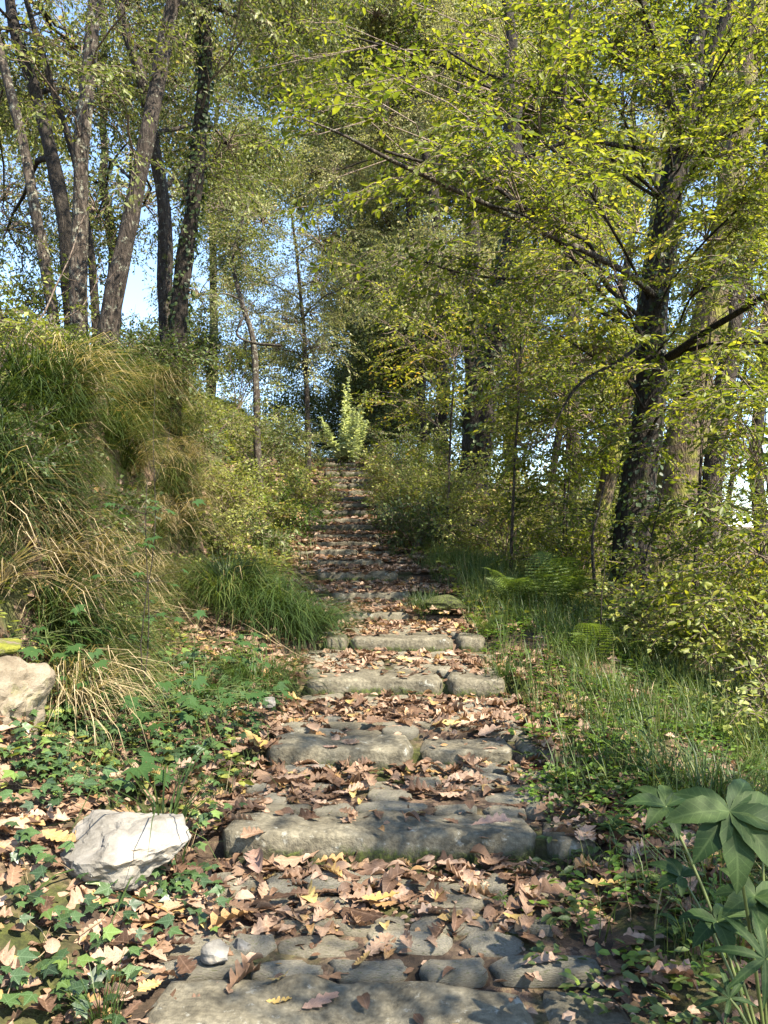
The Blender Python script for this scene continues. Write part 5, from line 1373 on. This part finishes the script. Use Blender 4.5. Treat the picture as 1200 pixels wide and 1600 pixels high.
# ------------------------------------------------------------------ bare stems, twigs and sticks
def stick(label, P, r_, mat, name='dead_sapling', cat='sapling', twigs=0):
    P = np.array(P); base = P[0].copy(); b = Buf()
    s_ = np.linspace(0, 1, 12); q = np.linspace(0, 1, len(P)); X = np.stack([np.interp(s_, q, P[:, k]) for k in range(3)], -1)
    X[1:-1] += rp.normal(0, 1, (10, 3)) * .012 * np.linalg.norm(P[-1] - P[0]); X[1:-1] = (X[:-2] + X[1:-1] + X[2:]) / 3
    V, Q = tube(X, np.linspace(r_, r_ * .35, 12), 5); b.add(V, Q)
    for k in range(twigs):
        i_ = rp.integers(3, 11); d = norm(norm(X[i_] - X[i_ - 1]) + rp.normal(0, .6, 3)); e = X[i_] + d * np.linalg.norm(P[-1] - P[0]) * rp.uniform(.12, .35)
        V, Q = tube(np.array([X[i_], (X[i_] + e) / 2 + rp.normal(0, .02, 3), e]), [r_ * .5, r_ * .35, r_ * .15], 3); b.add(V, Q)
    o = link(name, b.mesh(name, [mat], True, base), None, base); return props(o, label, cat)
stick('tall thin bare stem growing up in front of the grass bank', ppoly([(222, 1050, 3.9), (232, 900, 3.9), (238, 740, 3.95), (242, 600, 4.0)]), .0035, M_bark_mid, twigs=3)
stick('pale dry twig rising left among the clump of trunks', ppoly([(25, 545, 6.0), (75, 480, 6.1), (110, 400, 6.2), (135, 330, 6.3)]), .010, M_twig, 'dry_twig', 'twig', 5)
stick('arching bare twig in front of the leaning trunk', ppoly([(60, 520, 6.0), (130, 480, 6.1), (160, 420, 6.2)]), .007, M_twig, 'dry_twig', 'twig', 4)
stick('pale dead branch against the sky on the left slope', ppoly([(440, 540, 14), (400, 538, 14.2), (362, 525, 14.4), (380, 495, 14.5), (398, 470, 14.6)]), .03, M_bark_pale, 'dead_branch', 'branch', 5)
stick('slim dark stem standing in the ferns', ppoly([(935, 1010, 5.2), (940, 940, 5.2), (945, 870, 5.25)]), .006, M_bark_dark)
stick('crooked sapling stem right of the ivy clad tree foot', ppoly([(1010, 1010, 6.3), (1012, 930, 6.3), (1000, 880, 6.3), (1030, 800, 6.4), (1040, 720, 6.4)]), .012, M_bark_dark, twigs=4)
stick('reddish pole left of the ivy clad tree', ppoly([(932, 930, 7.2), (925, 860, 7.2), (932, 800, 7.3), (950, 740, 7.4)]), .018, M_bark_mid, 'pole', 'pole')
stick('pale thin pole standing in the middle of the right thicket', ppoly([(885, 860, 8.8), (890, 760, 8.8), (893, 670, 8.9)]), .012, M_bark_pale, 'pole', 'pole')
stick('broken pale snag hooked onto the dark trunk', ppoly([(797, 500, 14.1), (805, 440, 14.1), (800, 395, 14.0)]), .07, M_bark_pale, 'broken_snag', 'snag', 4)
for k, (lab, L) in enumerate([('fan of bare twigs left of the snag', [(690, 640, 12), (660, 560, 11.6), (610, 510, 11.3)]), ('bare spreading twigs below the snag', [(790, 560, 12.5), (770, 520, 12.2), (690, 480, 12)]), ('pale twig arching above the far bushes', [(700, 600, 12.5), (650, 545, 12), (600, 500, 11.8)]), ('bare twig poking up beside the dark glossy bush', [(700, 790, 10), (702, 740, 10), (696, 700, 10)]),
                              ('pale slanting twig low in the right hollow', [(1150, 900, 6.5), (1100, 830, 6.5), (1030, 790, 6.6)]), ('bare branch slanting down at the right edge', [(1210, 760, 6.8), (1160, 700, 6.9), (1110, 660, 7.0)]), ('straight pale twig leaning in the hollow', [(1170, 1010, 6.0), (1130, 960, 6.1), (1085, 930, 6.2)])]):
    stick(lab, ppoly(L), .011, M_twig, 'bare_twig', 'twig', 7)
stick('short dry stalk standing upright in the leaves lower right', [np.array([*ip(985, 1420, 0)[:2], float(H(*ip(985, 1420, 0)[:2]))]), at(972, 1340, 2.4)], .002, M_drystem, 'dry_stalk', 'stalk')
stick('dry straw lying across the litter in front of the mound', [at(440, 1010, 5.3), at(400, 985, 5.5), at(330, 945, 5.8)], .004, M_drystem, 'dry_stalk', 'stalk')
stick('second dry stalk bent over the litter in front of the mound', [at(520, 1045, 5.0), at(440, 1010, 5.3), at(390, 960, 5.6)], .003, M_drystem, 'dry_stalk', 'stalk')
print('TRIS', TRIS, 'objects', len(scene.objects))

if __import__('os').environ.get('STOP'): raise SystemExit
